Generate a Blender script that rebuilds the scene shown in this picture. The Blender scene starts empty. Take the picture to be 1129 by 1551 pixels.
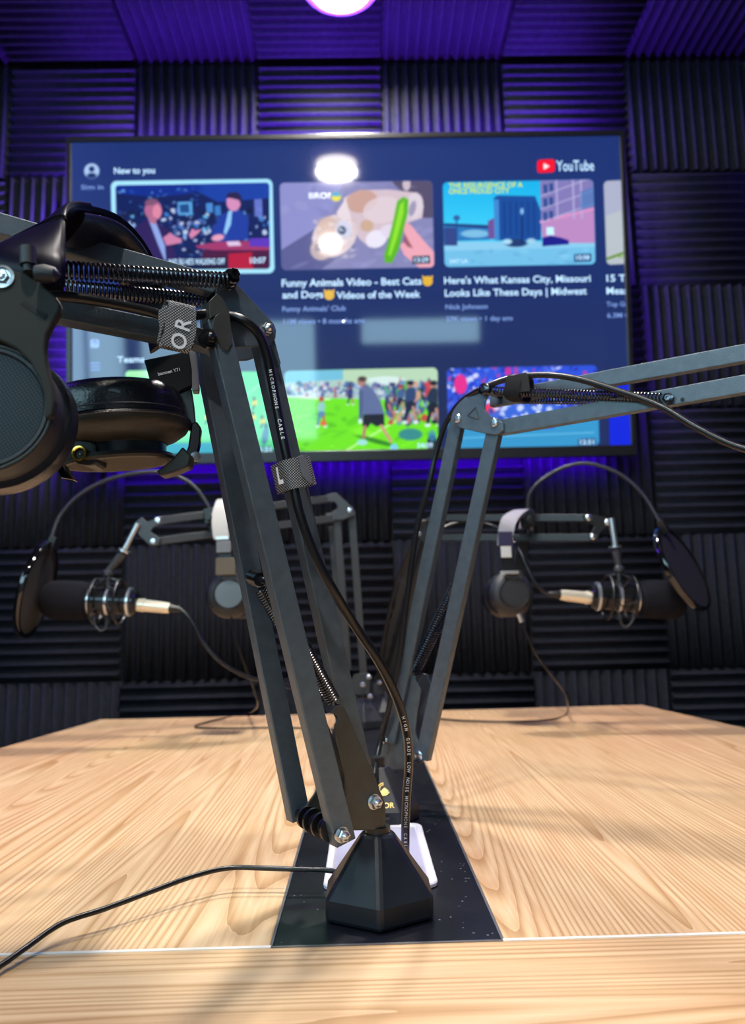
import bpy, bmesh, math, random
import numpy as np
from mathutils import Vector, Matrix
random.seed(7)
SC = bpy.context.scene
COL = SC.collection
# ------------------------------------------------------------------ camera
F_PX, CX, CY = 1130.0, 564.5, 775.5
TZ = 0.74                      # table top height
CAM = Vector((0, 0, TZ + 0.181))
def cam_axes(p=8.5, y=0.9, r=1.3):
    p, y, r = map(math.radians, (p, y, r))
    fw = Vector((math.sin(y)*math.cos(p), math.cos(y)*math.cos(p), math.sin(p)))
    rt = Vector((math.cos(y), -math.sin(y), 0)); up = rt.cross(fw)
    return rt*math.cos(r)-up*math.sin(r), rt*math.sin(r)+up*math.cos(r), fw
RT, UP, FW = cam_axes()
cd = bpy.data.cameras.new('camera'); cam = bpy.data.objects.new('camera', cd); COL.objects.link(cam)
M = Matrix((RT, UP, -FW)).transposed().to_4x4(); M.translation = CAM; cam.matrix_world = M
cd.sensor_fit = 'HORIZONTAL'; cd.sensor_width = 36; cd.lens = F_PX/1129*36; cd.clip_start = .01
cd.dof.use_dof = True; cd.dof.focus_distance = 0.50; cd.dof.aperture_fstop = 11.0
SC.camera = cam
# ------------------------------------------------------------------ exposure, world, lights
SC.view_settings.view_transform = 'Standard'; SC.view_settings.look = 'None'
SC.view_settings.gamma = 1; SC.view_settings.exposure = 0.0
w = bpy.data.worlds.new('world'); SC.world = w; w.use_nodes = True
w.node_tree.nodes['Background'].inputs[0].default_value = (.5, .55, .7, 1)
w.node_tree.nodes['Background'].inputs[1].default_value = 0.13
def area(name, loc, rot, sx, sy, power, color, shape='RECTANGLE', spread=180):
    l = bpy.data.lights.new(name, 'AREA'); l.energy = power; l.color = color; l.shape = shape
    l.size = sx; l.size_y = sy; l.spread = math.radians(spread)
    o = bpy.data.objects.new(name, l); o.location = loc; o.rotation_euler = rot; COL.objects.link(o); return o
PI = math.pi
CEIL = 2.345
LAMPS = [(-0.022, 1.462), (-0.060, 0.684), (-0.113, -0.12)]
LP = [18, 19, 17]
LS = [1, 1, .5]; LP[2] = 13
for (x, y), p, k in zip(LAMPS, LP, LS):
    area('ceiling_lamp_light', (x, y, CEIL-.062), (0, 0, 0), .13*k, .13*k, p, (1, .93, .86), 'DISK')
VIO = (.17, .03, 1); VIB = (.09, .0, 1)
# violet LED strip behind the television and along the ceiling corners
area('led_light', (0, 1.655, 2.02), (PI, 0, 0), 1.2, .03, 22, VIO)
area('led_light', (-.62, 1.66, 1.67), (0, PI/2, 0), .6, .03, 15, VIO)
area('led_light', (.60, 1.66, 1.67), (0, -PI/2, 0), .6, .03, 2, VIO)
area('led_light', (0, 1.695, 1.292), (PI/2, 0, 0), 1.15, .01, 3.5, VIB)
area('led_light', (1.60, 1.3, 2.30), (0, math.radians(75), 0), .02, .8, 6, VIO)
area('led_light', (-1.45, 1.3, 2.30), (0, math.radians(-75), 0), .02, .8, 7, VIO)

# ------------------------------------------------------------------ place helpers: a pixel of the photo read at a known depth
def ray(px, py): return FW + RT*((px-CX)/F_PX) - UP*((py-CY)/F_PX)
def W(px, py, Y): d = ray(px, py); return CAM + d*(Y/d.y)
def T(px, py, z=TZ): d = ray(px, py); return CAM + d*((z-CAM.z)/d.z)
def PLN(px, py, o, n): d = ray(px, py); return CAM + d*((o-CAM).dot(n)/d.dot(n))
V = Vector
# ------------------------------------------------------------------ materials
def s2l(c):
    if isinstance(c, str): c = [int(c[i:i+2], 16)/255 for i in (0, 2, 4)]
    return tuple(((v/12.92) if v <= .04045 else ((v+.055)/1.055)**2.4) for v in c)+(1,)
def mat(name, col, rough=.5, metal=0, noise=0, nscale=60, bump=0, bscale=200, emit=None, estr=0, coat=0, spec=.5):
    m = bpy.data.materials.new(name); m.use_nodes = True; nt = m.node_tree; b = nt.nodes['Principled BSDF']
    c = s2l(col); b.inputs['Base Color'].default_value = c; b.inputs['Roughness'].default_value = rough
    b.inputs['Metallic'].default_value = metal; b.inputs['Specular IOR Level'].default_value = spec
    b.inputs['Coat Weight'].default_value = coat
    tc = nt.nodes.new('ShaderNodeTexCoord')
    if noise:
        n = nt.nodes.new('ShaderNodeTexNoise'); n.inputs['Scale'].default_value = nscale; n.inputs['Detail'].default_value = 5
        r = nt.nodes.new('ShaderNodeValToRGB'); r.color_ramp.elements[0].position = .3; r.color_ramp.elements[1].position = .7
        r.color_ramp.elements[0].color = tuple(v*(1-noise) for v in c[:3])+(1,); r.color_ramp.elements[1].color = tuple(min(1, v*(1+noise)) for v in c[:3])+(1,)
        nt.links.new(tc.outputs['Object'], n.inputs['Vector']); nt.links.new(n.outputs[0], r.inputs[0]); nt.links.new(r.outputs[0], b.inputs['Base Color'])
    if bump:
        n = nt.nodes.new('ShaderNodeTexNoise'); n.inputs['Scale'].default_value = bscale; n.inputs['Detail'].default_value = 3
        bp = nt.nodes.new('ShaderNodeBump'); bp.inputs['Strength'].default_value = bump; bp.inputs['Distance'].default_value = .001
        nt.links.new(tc.outputs['Object'], n.inputs['Vector']); nt.links.new(n.outputs[0], bp.inputs['Height']); nt.links.new(bp.outputs[0], b.inputs['Normal'])
    if emit: b.inputs['Emission Color'].default_value = s2l(emit); b.inputs['Emission Strength'].default_value = estr
    return m
M_FOAM = mat('charcoal_foam', '292b33', .9, noise=.2, nscale=90, bump=.5, bscale=900, spec=.15)
M_WALL = mat('dark_paint', '1c1c22', .9, noise=.1)
M_REAR = mat('pale_paint', 'b4b8bc', .9, noise=.08)
M_FLOOR = mat('grey_carpet', '3c3d42', .95, noise=.3, nscale=200)
M_STEEL = mat('black_powder_coat', '5a656e', .38, .35, noise=.12, nscale=120, bump=.25, bscale=1500)
M_STEEL2 = mat('bracket_powder_coat', '4a4a46', .36, .35, noise=.1, nscale=100, bump=.15, bscale=1200)
M_YOKE = mat('warm_black_yoke', '2c2a27', .6, 0, noise=.08, bump=.15, bscale=1500, spec=.2)
M_HPM = mat('dark_headphone_metal', '35332f', .42, .3, noise=.1, bump=.15, bscale=1500)
M_SPRING = mat('black_spring_wire', '55565c', .22, .95)
M_CHROME = mat('zinc_bolt', 'd0d4d8', .26, .95)
M_SATIN = mat('satin_nickel', 'd8dde0', .3, .9)
M_BLACK = mat('black_plastic', '141417', .35, noise=.15)
M_GLOSS = mat('gloss_black_plastic', '08080a', .08, coat=.6)
M_MATTE = mat('matte_black_plastic', '26282d', .5, noise=.15, nscale=300, bump=.2, bscale=1800)
M_RUBBER = mat('black_cable_rubber', '121316', .33, bump=.08, bscale=800)
M_LEATHER = mat('black_leatherette', '17181f', .3, bump=.35, bscale=700, coat=.15)
M_FOAMB = mat('black_microphone_foam', '1e1e24', 1, noise=.35, nscale=900, bump=.8, bscale=1400, spec=.1)
M_CREAM = mat('cream_nickel_plug', 'efe6cf', .25, .55)
M_GOLD = mat('gold_contact', 'e6c35a', .25, 1)
M_GOLDP = mat('gold_print', 'd9c07a', .4, .5)
M_WHITE = mat('white_plastic', 'e6e4ee', .4)
M_PRINT = mat('white_print', 'f0f0f2', .5)
M_GREYP = mat('grey_plastic', '6e7076', .45)
M_BAND = mat('grey_leatherette', '8a8890', .5, bump=.3, bscale=400)
M_TVB = mat('television_bezel', '1b1b1e', .3)
M_NET = mat('black_net', '18181b', .8, bump=.5, bscale=3000)
def weave_mat(name, a, b_, scale, ang=0):
    m = mat(name, a, .75); nt = m.node_tree; b = nt.nodes['Principled BSDF']; tc = nt.nodes.new('ShaderNodeTexCoord')
    mp = nt.nodes.new('ShaderNodeMapping'); mp.inputs['Rotation'].default_value = ang if isinstance(ang, tuple) else (0, 0, ang)
    ws = []
    for d in ('X', 'Z'):
        wv = nt.nodes.new('ShaderNodeTexWave'); wv.bands_direction = d; wv.inputs['Scale'].default_value = scale; wv.inputs['Distortion'].default_value = .3
        nt.links.new(mp.outputs[0], wv.inputs['Vector']); ws.append(wv)
    mx = nt.nodes.new('ShaderNodeMath'); mx.operation = 'MULTIPLY'
    r = nt.nodes.new('ShaderNodeValToRGB'); r.color_ramp.elements[0].color = s2l(a); r.color_ramp.elements[1].color = s2l(b_)
    r.color_ramp.elements[0].position = .1; r.color_ramp.elements[1].position = .55
    nt.links.new(tc.outputs['Object'], mp.inputs[0]); nt.links.new(ws[0].outputs[0], mx.inputs[0]); nt.links.new(ws[1].outputs[0], mx.inputs[1])
    nt.links.new(mx.outputs[0], r.inputs[0]); nt.links.new(r.outputs[0], b.inputs['Base Color']); return m
M_VELCRO = weave_mat('grey_woven_strap', '222224', 'b8b8ba', 260, (0, .8, 0))
M_MESH = weave_mat('perforated_mesh', '060608', '242629', 210, (0, .6, 0))
M_MESHB = weave_mat('perforated_mesh_flat', '16130f', '6a6258', 210, (PI/2, 0, .6)); M_MESHB.node_tree.nodes['Principled BSDF'].inputs['Metallic'].default_value = .4
M_MESH.node_tree.nodes['Principled BSDF'].inputs['Metallic'].default_value = .6
M_MESH.node_tree.nodes['Principled BSDF'].inputs['Roughness'].default_value = .4
def wood(name, along_y=True, seed=0.0):
    m = mat(name, 'dcc090', .42); nt = m.node_tree; b = nt.nodes['Principled BSDF']; L = nt.links.new; N = nt.nodes.new
    tc = N('ShaderNodeTexCoord'); mp = N('ShaderNodeMapping'); mp.inputs['Location'].default_value = (seed, seed*1.7, 0)
    mp.inputs['Scale'].default_value = (1, .035, 1) if along_y else (.035, 1, 1); L(tc.outputs['Object'], mp.inputs[0])
    n1 = N('ShaderNodeTexNoise'); n1.inputs['Scale'].default_value = 8; n1.inputs['Detail'].default_value = 1; L(mp.outputs[0], n1.inputs['Vector'])
    # contour lines of a stretched noise give the cathedral grain
    mul = N('ShaderNodeMath'); mul.operation = 'MULTIPLY'; mul.inputs[1].default_value = 70; L(n1.outputs[0], mul.inputs[0])
    n2 = N('ShaderNodeTexNoise'); n2.inputs['Scale'].default_value = 40; n2.inputs['Detail'].default_value = 3; L(mp.outputs[0], n2.inputs['Vector'])
    ad = N('ShaderNodeMath'); ad.operation = 'ADD'; L(mul.outputs[0], ad.inputs[0]); L(n2.outputs[0], ad.inputs[1])
    fr = N('ShaderNodeMath'); fr.operation = 'FRACT'; L(ad.outputs[0], fr.inputs[0])
    r = N('ShaderNodeValToRGB'); e = r.color_ramp.elements
    e[0].position = 0; e[0].color = s2l('bb966b'); e[1].position = 1; e[1].color = s2l('dfc09b')
    for p, c in ((.13, 'c6a279'), (.36, 'dcbe96'), (.6, 'e4c8a4'), (.95, 'd8b68f')):
        q = e.new(p); q.color = s2l(c)
    L(fr.outputs[0], r.inputs[0])
    n3 = N('ShaderNodeTexNoise'); n3.inputs['Scale'].default_value = 260; n3.inputs['Detail'].default_value = 4; L(mp.outputs[0], n3.inputs['Vector'])
    n4 = N('ShaderNodeTexNoise'); n4.inputs['Scale'].default_value = 3; n4.inputs['Detail'].default_value = 2; L(tc.outputs['Object'], n4.inputs['Vector'])
    r3 = N('ShaderNodeValToRGB'); r3.color_ramp.elements[0].position = .35; r3.color_ramp.elements[0].color = s2l('c9a679'); r3.color_ramp.elements[1].position = .6; r3.color_ramp.elements[1].color = (1, 1, 1, 1); L(n3.outputs[0], r3.inputs[0])
    r4 = N('ShaderNodeValToRGB'); r4.color_ramp.elements[0].position = .35; r4.color_ramp.elements[0].color = (1, .90, .84, 1); r4.color_ramp.elements[1].position = .65; r4.color_ramp.elements[1].color = (1, 1, .93, 1); L(n4.outputs[0], r4.inputs[0])
    m1 = N('ShaderNodeMix'); m1.data_type = 'RGBA'; m1.blend_type = 'MULTIPLY'; m1.inputs[0].default_value = .35; L(r.outputs[0], m1.inputs[6]); L(r3.outputs[0], m1.inputs[7])
    m2 = N('ShaderNodeMix'); m2.data_type = 'RGBA'; m2.blend_type = 'MULTIPLY'; m2.inputs[0].default_value = 1; L(m1.outputs[2], m2.inputs[6]); L(r4.outputs[0], m2.inputs[7])
    L(m2.outputs[2], b.inputs['Base Color'])
    bp = N('ShaderNodeBump'); bp.inputs['Strength'].default_value = .12; bp.inputs['Distance'].default_value = .0006; L(fr.outputs[0], bp.inputs['Height']); L(bp.outputs[0], b.inputs['Normal'])
    return m
M_WOODL = wood('oak_laminate_lengthwise', True, .37); M_WOODR = wood('oak_laminate_lengthwise_right', True, 2.9); M_WOODF = wood('oak_laminate_crosswise', False, 1.3)
def slate():
    m = mat('black_glass_panel', '14151d', .22, noise=.15, nscale=9); nt = m.node_tree; b = nt.nodes['Principled BSDF']; L = nt.links.new
    # dust specks with a shape of their own
    tc = nt.nodes.new('ShaderNodeTexCoord'); vo = nt.nodes.new('ShaderNodeTexVoronoi'); vo.inputs['Scale'].default_value = 170; L(tc.outputs['Object'], vo.inputs['Vector'])
    no = nt.nodes.new('ShaderNodeTexNoise'); no.inputs['Scale'].default_value = 26; L(tc.outputs['Object'], no.inputs['Vector'])
    lt = nt.nodes.new('ShaderNodeMath'); lt.operation = 'LESS_THAN'; lt.inputs[1].default_value = .13; L(vo.outputs['Distance'], lt.inputs[0])
    gt = nt.nodes.new('ShaderNodeMath'); gt.operation = 'GREATER_THAN'; gt.inputs[1].default_value = .53; L(no.outputs[0], gt.inputs[0])
    mu = nt.nodes.new('ShaderNodeMath'); mu.operation = 'MULTIPLY'; L(lt.outputs[0], mu.inputs[0]); L(gt.outputs[0], mu.inputs[1])
    mx = nt.nodes.new('ShaderNodeMix'); mx.data_type = 'RGBA'; src = b.inputs['Base Color'].links[0].from_socket
    L(mu.outputs[0], mx.inputs[0]); L(src, mx.inputs[6]); mx.inputs[7].default_value = s2l('6d7078'); L(mx.outputs[2], b.inputs['Base Color'])
    n5 = nt.nodes.new('ShaderNodeTexNoise'); n5.inputs['Scale'].default_value = 14; L(tc.outputs['Object'], n5.inputs['Vector'])
    mr = nt.nodes.new('ShaderNodeMapRange'); mr.inputs[3].default_value = .2; mr.inputs[4].default_value = .42; L(n5.outputs[0], mr.inputs[0]); L(mr.outputs[0], b.inputs['Roughness'])
    return m
M_SLATE = slate()
def emis(name, col, st=1.0):
    m = bpy.data.materials.new(name); m.use_nodes = True; b = m.node_tree.nodes['Principled BSDF']
    b.inputs['Base Color'].default_value = (0, 0, 0, 1); b.inputs['Emission Color'].default_value = s2l(col); b.inputs['Emission Strength'].default_value = st; b.inputs['Roughness'].default_value = .15
    return m
# ------------------------------------------------------------------ object helpers
def setp(o, label=None, cat=None, group=None, kind=None):
    for k, v in (('label', label), ('category', cat), ('group', group), ('kind', kind)):
        if v: o[k] = v
    return o
def thing(name, loc, label, cat, group=None):
    o = bpy.data.objects.new(name, None); o.empty_display_size = .02; o.location = loc; COL.objects.link(o); return setp(o, label, cat, group)
def offs(o):
    v = Vector((0, 0, 0))
    while o is not None: v += o.location; o = o.parent
    return v
def obj(name, bm, m, parent=None, smooth=False, loc=None, bevel=0, label=None):
    me = bpy.data.meshes.new(name)
    bmesh.ops.recalc_face_normals(bm, faces=bm.faces[:])
    sh = offs(parent) if parent else (Vector(loc) if loc is not None else Vector((0, 0, 0)))
    if sh.length > 0: bmesh.ops.translate(bm, verts=bm.verts[:], vec=-sh)
    if smooth:
        for f in bm.faces: f.smooth = True
    bm.to_mesh(me); bm.free()
    for mm in (m if isinstance(m, (list, tuple)) else [m]): me.materials.append(mm)
    o = bpy.data.objects.new(name, me); COL.objects.link(o)
    if parent: o.parent = parent
    elif loc is not None: o.location = loc
    if bevel:
        b = o.modifiers.new('bevel', 'BEVEL'); b.width = bevel; b.segments = 2; b.limit_method = 'ANGLE'; b.angle_limit = math.radians(35)
    if smooth == 'auto' or (smooth and bevel == 0):
        try:
            a = me.attributes.get('sharp_edge') or me.attributes.new('sharp_edge', 'BOOLEAN', 'EDGE')
            bm2 = bmesh.new(); bm2.from_mesh(me); bm2.edges.ensure_lookup_table()
            vals = [len(e.link_faces) == 2 and e.calc_face_angle(0) > math.radians(38) for e in bm2.edges]
            a.data.foreach_set('value', vals); bm2.free()
        except Exception: pass
    if label: o['label'] = label
    return o
def hexa(bm, p):                                     # 8 corners: 4 bottom, 4 top
    v = [bm.verts.new(q) for q in p]
    for f in ((0, 1, 2, 3), (4, 5, 6, 7), (0, 1, 5, 4), (1, 2, 6, 5), (2, 3, 7, 6), (3, 0, 4, 7)): bm.faces.new([v[i] for i in f])
def box(bm, lo, hi):
    x0, y0, z0 = lo; x1, y1, z1 = hi
    hexa(bm, [V(q) for q in ((x0, y0, z0), (x1, y0, z0), (x1, y1, z0), (x0, y1, z0), (x0, y0, z1), (x1, y0, z1), (x1, y1, z1), (x0, y1, z1))])
def B(): return bmesh.new()
def nbox(lo, hi): bm = B(); box(bm, lo, hi); return bm
def obox(bm, c, ax, ay, az):                         # centre and three half vectors
    hexa(bm, [c-ax-ay-az, c+ax-ay-az, c+ax+ay-az, c-ax+ay-az, c-ax-ay+az, c+ax-ay+az, c+ax+ay+az, c-ax+ay+az])
def bar(bm, p0, p1, width, thick, n, ext=0.0):       # flat bar from p0 to p1; n = its wide face's normal; points on the front face
    n = n.normalized(); d = (p1-p0).normalized(); n = (n-d*n.dot(d)).normalized(); s = n.cross(d)
    p0 = p0-d*ext; p1 = p1+d*ext; c = (p0+p1)/2-n*thick/2
    obox(bm, c, d*((p1-p0).length/2), s*(width/2), n*(thick/2))
def channel(bm, p0, p1, width, thick, n, ext=0.0, wall=.0012):   # folded steel channel: web at the front, two flanges behind
    n = n.normalized(); d = (p1-p0).normalized(); n = (n-d*n.dot(d)).normalized(); s = n.cross(d)
    bar(bm, p0, p1, width, wall, n, ext)
    for k in (-1, 1):
        bar(bm, p0+s*k*(width/2-wall/2)-n*wall*.9, p1+s*k*(width/2-wall/2)-n*wall*.9, wall, thick-wall, n, ext)
def prism(bm, pts, n, depth):                        # polygon extruded by depth along -n
    a = [bm.verts.new(p) for p in pts]; b = [bm.verts.new(p-n*depth) for p in pts]; k = len(pts)
    bm.faces.new(a); bm.faces.new(b[::-1])
    for i in range(k): bm.faces.new((a[i], a[(i+1) % k], b[(i+1) % k], b[i]))
def frame_of(d):
    d = d.normalized(); u = V((0, 0, 1)) if abs(d.z) < .9 else V((1, 0, 0)); x = u.cross(d).normalized(); return x, d.cross(x), d
def lathe(bm, c, axis, prof, seg=40, xdir=None, a0=0):      # prof: list of (r, h)
    x, y, d = frame_of(axis)
    if xdir is not None: x = (xdir-d*xdir.dot(d)).normalized(); y = d.cross(x)
    rings = []
    for r, h in prof:
        if r < 1e-6: rings.append([bm.verts.new(c+d*h)]); continue
        rings.append([bm.verts.new(c+d*h+(x*math.cos(a0+2*PI*i/seg)+y*math.sin(a0+2*PI*i/seg))*r) for i in range(seg)])
    for a, b in zip(rings, rings[1:]):
        for i in range(seg):
            j = (i+1) % seg
            if len(a) == 1 and len(b) == 1: continue
            if len(a) == 1: bm.faces.new((a[0], b[i], b[j]))
            elif len(b) == 1: bm.faces.new((a[i], a[j], b[0]))
            else: bm.faces.new((a[i], a[j], b[j], b[i]))
    for r_ in (rings[0], rings[-1]):
        if len(r_) > 1 and not (abs(prof[0][0]-prof[-1][0]) < 1e-9 and abs(prof[0][1]-prof[-1][1]) < 1e-9): bm.faces.new(r_)
def cyl(bm, p0, p1, r, seg=24, r1=None): lathe(bm, p0, p1-p0, [(r, 0), (r1 if r1 is not None else r, (p1-p0).length)], seg)
def smooth_path(P, sub=8):
    out = []; n = len(P)
    for i in range(n-1):
        p0 = P[max(i-1, 0)]; p1 = P[i]; p2 = P[i+1]; p3 = P[min(i+2, n-1)]
        for k in range(sub):
            t = k/sub; out.append(.5*((2*p1)+(p2-p0)*t+(2*p0-5*p1+4*p2-p3)*t*t+(3*p1-p0-3*p2+p3)*t**3))
    out.append(P[-1].copy()); return out
def sweep(bm, pts, sec, up=None, closed_caps=True):  # sec: list of (a, b) in the frame; parallel transport
    rings = []; t0 = (pts[1]-pts[0]).normalized(); x, y, _ = frame_of(t0); ups = up if isinstance(up, list) else [up]*len(pts); up = ups[0]
    if up is not None: x = (up-t0*up.dot(t0)).normalized(); y = t0.cross(x)
    n = len(pts)
    for i, p in enumerate(pts):
        t = (pts[min(i+1, n-1)]-pts[max(i-1, 0)]).normalized()
        up = ups[i]
        if up is not None: x = (up-t*up.dot(t)).normalized()
        else: x = (x-t*x.dot(t)).normalized()
        y = t.cross(x); rings.append([bm.verts.new(p+x*a+y*b) for a, b in sec])
    k = len(sec)
    for a, b in zip(rings, rings[1:]):
        for i in range(k): bm.faces.new((a[i], a[(i+1) % k], b[(i+1) % k], b[i]))
    if closed_caps: bm.faces.new(rings[0][::-1]); bm.faces.new(rings[-1])
def circ(r, k=12): return [(r*math.cos(2*PI*i/k), r*math.sin(2*PI*i/k)) for i in range(k)]
def rect_sec(wd, th, c=.0): return [(-wd/2, -th/2), (wd/2, -th/2), (wd/2, th/2), (-wd/2, th/2)]
def tube(bm, P, r, k=12, sub=8): sweep(bm, smooth_path(P, sub), circ(r, k))
def spring(bm, p0, p1, R, wire, turns, hook=.0, seg=12):
    d = p1-p0; L = d.length; x, y, d = frame_of(d); pts = []; a, b = hook, L-hook
    if hook: pts += [p0+x*R*.0, p0+d*hook*.5]
    for i in range(int(turns*seg)+1):
        t = i/(turns*seg); ang = 2*PI*turns*t; pts.append(p0+d*(a+(b-a)*t)+(x*math.cos(ang)+y*math.sin(ang))*R)
    if hook: pts += [p0+d*(L-hook*.5), p1]
    sweep(bm, pts, circ(wire, 6))
def torus(bm, c, axis, R, r, seg=32, k=10, a0=0, a1=2*PI):
    x, y, d = frame_of(axis); full = abs(a1-a0-2*PI) < 1e-6; rings = []
    for i in range(seg if full else seg+1):
        a = a0+(a1-a0)*i/seg; u = x*math.cos(a)+y*math.sin(a)
        rings.append([bm.verts.new(c+u*(R+r*math.cos(2*PI*j/k))+d*r*math.sin(2*PI*j/k)) for j in range(k)])
    for i in range(len(rings) if full else len(rings)-1):
        A, Bq = rings[i], rings[(i+1) % len(rings)]
        for j in range(k): bm.faces.new((A[j], A[(j+1) % k], Bq[(j+1) % k], Bq[j]))
    if not full: bm.faces.new(rings[0]); bm.faces.new(rings[-1])
def bolt(bm, p, n, r, h=.003):                       # hex nut with domed stud end, standing out along n
    lathe(bm, p, n, [(r*1.15, 0), (r*1.15, h*.25)], 24)
    lathe(bm, p+n*h*.25, n, [(r, 0), (r, h*.6), (r*.86, h*.8)], 6)
    lathe(bm, p+n*h, n, [(r*.62, -h*.3), (r*.62, h*.2), (r*.3, h*.42), (0, h*.45)], 20)
def screw(bm, p, n, r, h=.0016):
    lathe(bm, p, n, [(r, 0), (r, h*.5), (r*.75, h*.9), (0, h)], 20)
def text_obj(name, s, c, xd, yd, size, m, parent, align='CENTER', thick=0.0, bold=0.0, wscale=1.0, font_x=1.0):
    cu = bpy.data.curves.new(name, 'FONT'); cu.body = s; cu.size = size; cu.align_x = align; cu.align_y = 'CENTER'; cu.offset = bold; cu.resolution_u = 3; cu.extrude = thick
    to = bpy.data.objects.new('tmp', cu); COL.objects.link(to); dg = bpy.context.evaluated_depsgraph_get(); dg.update()
    me = bpy.data.meshes.new_from_object(to.evaluated_get(dg)); bpy.data.objects.remove(to); me.name = name
    xd = xd.normalized(); yd = (yd-xd*yd.dot(xd)).normalized(); zd = xd.cross(yd)
    R3 = Matrix((xd*wscale, yd, zd)).transposed().to_4x4(); R3.translation = c-offs(parent); me.transform(R3)
    me.materials.clear(); me.materials.append(m)
    o = bpy.data.objects.new(name, me); COL.objects.link(o); o.parent = parent; return o
# ================================================================== THE ROOM
PX, PZ, X0 = .3128, .308, -.5525-.3128*3
NC, NR = 10, 6
XL, XR = X0, X0+PX*NC
YW, YR = 1.745, -1.62
def struct(name, bm, m): o = obj(name, bm, m); o['kind'] = 'structure'; return o
struct('floor', nbox((XL-.1, YR-.1, -.05), (XR+.1, YW+.1, 0)), M_FLOOR)
struct('ceiling', nbox((XL-.1, YR-.1, CEIL+.026), (XR+.1, YW+.1, CEIL+.08)), M_WALL)
struct('wall_back', nbox((XL-.1, YW, 0), (XR+.1, YW+.08, CEIL+.026)), M_WALL)
struct('wall_left', nbox((XL-.08, YR-.1, 0), (XL, YW, CEIL+.026)), M_WALL)
struct('wall_right', nbox((XR, YR-.1, 0), (XR+.08, YW, CEIL+.026)), M_WALL)
bm = B()
WN = [(-1.44, -.25, 1.45, 2.28), (0.0, .83, 2.06, 2.28)]
ys = (YR-.08, YR)
box(bm, (XL, ys[0], 0), (XR, ys[1], 1.45)); box(bm, (XL, ys[0], 2.28), (XR, ys[1], CEIL+.026))
box(bm, (XL, ys[0], 1.45), (-1.44, ys[1], 2.28)); box(bm, (-.25, ys[0], 1.45), (0, ys[1], 2.28)); box(bm, (.83, ys[0], 1.45), (XR, ys[1], 2.28)); box(bm, (0, ys[0], 1.45), (.83, ys[1], 2.06))
struct('wall_front', bm, M_REAR)
M_SKYP = emis('overcast_daylight_pane', 'a8d4e4', 8); M_FRM = mat('white_window_frame', 'd8d8d8', .5)
for i, (a, b, c, d) in enumerate(WN):
    o = struct('window_%d' % (i+1), nbox((a, YR-.05, c), (b, YR-.045, d)), M_SKYP)
    bm = B(); t = .03
    for lo, hi in (((a, c), (b, c+t)), ((a, d-t), (b, d)), ((a, c), (a+t, d)), ((b-t, c), (b, d))): box(bm, (lo[0], YR-.045, lo[1]), (hi[0], YR+.01, hi[1]))
    obj('window_frame', bm, M_FRM, o)
o = struct('window_3', nbox((XL+.0005, -1.5, 1.5), (XL+.006, -.15, 2.22)), M_SKYP)  # unseen glowing pane added for the screen's left reflection and side light
bm = B()
for lo, hi in (((-1.53, 1.47), (-.12, 1.5)), ((-1.53, 2.22), (-.12, 2.25)), ((-1.53, 1.5), (-1.5, 2.22)), ((-.15, 1.5), (-.12, 2.22)), ((-.84, 1.5), (-.81, 2.22))): box(bm, (XL+.0005, lo[0], lo[1]), (XL+.02, hi[0], hi[1]))
obj('window_frame', bm, M_FRM, o)
# foam panel meshes
def foam_mesh(name, vert):
    bm = B(); n = 12; s = PX-.003; hz = PZ-.003 if True else s; D = .024; prof = []
    Lx, Lz = (s, hz) if vert else (hz, s)
    p = Lx/n
    for i in range(n):
        a = -Lx/2+i*p
        for t, h in ((.0, .18), (.12, .22), (.32, .72), (.42, .93), (.5, 1), (.58, .93), (.68, .72), (.88, .22)): prof.append((a+t*p, h*D))
    prof.append((Lx/2, .18*D))
    for side in (-1, 1): pass
    A = [bm.verts.new((x, -h-.001, Lz/2)) for x, h in prof]; Bv = [bm.verts.new((x, -h-.001, -Lz/2)) for x, h in prof]
    for i in range(len(prof)-1):
        f = bm.faces.new((A[i], A[i+1], Bv[i+1], Bv[i])); f.smooth = True
    C = [bm.verts.new((x, 0, z)) for x, z in ((-Lx/2, Lz/2), (Lx/2, Lz/2), (Lx/2, -Lz/2), (-Lx/2, -Lz/2))]
    bm.faces.new(A+[C[1], C[0]]); bm.faces.new(Bv[::-1]+[C[3], C[2]]); bm.faces.new((C[0], C[3], Bv[0], A[0])); bm.faces.new((C[1], C[2], Bv[-1], A[-1])); bm.faces.new(C)
    if not vert: bmesh.ops.rotate(bm, verts=bm.verts[:], cent=(0, 0, 0), matrix=Matrix.Rotation(PI/2, 3, 'Y'))
    bmesh.ops.recalc_face_normals(bm, faces=bm.faces[:])
    me = bpy.data.meshes.new(name); bm.to_mesh(me); bm.free(); me.materials.append(M_FOAM); return me
FV, FH = foam_mesh('acoustic_foam_panel', True), foam_mesh('acoustic_foam_panel', False)
ordn = ['first', 'second', 'third', 'fourth', 'fifth', 'sixth', 'seventh', 'eighth', 'ninth', 'tenth']
rowname = ['top wall row', 'second wall row', 'third wall row', 'fourth wall row', 'fifth wall row', 'bottom wall row']
prng = random.Random(3)
for c in range(NC):
    for r in range(NR):
        vert = (c+r) % 2 == 1-1 if False else ((c-2+r) % 2 == 0) ^ True
        # column 3 of the grid (index 3) in the top row has upright ridges
        vert = (c+r) % 2 == 1
        o = bpy.data.objects.new('acoustic_foam_panel', FV if vert else FH); COL.objects.link(o)
        o.location = (X0+PX*(c+.5)+prng.uniform(-.001, .001), YW-.0005, CEIL-PZ*(r+.5)+prng.uniform(-.001, .001))
        o.rotation_euler = (0, prng.uniform(-.004, .004), 0)
        setp(o, 'foam panel with %s ridges, %s, %s column from left' % ('upright' if vert else 'level', rowname[r], ordn[c]), 'acoustic panel', 'ridged foam panels covering the back wall')
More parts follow.
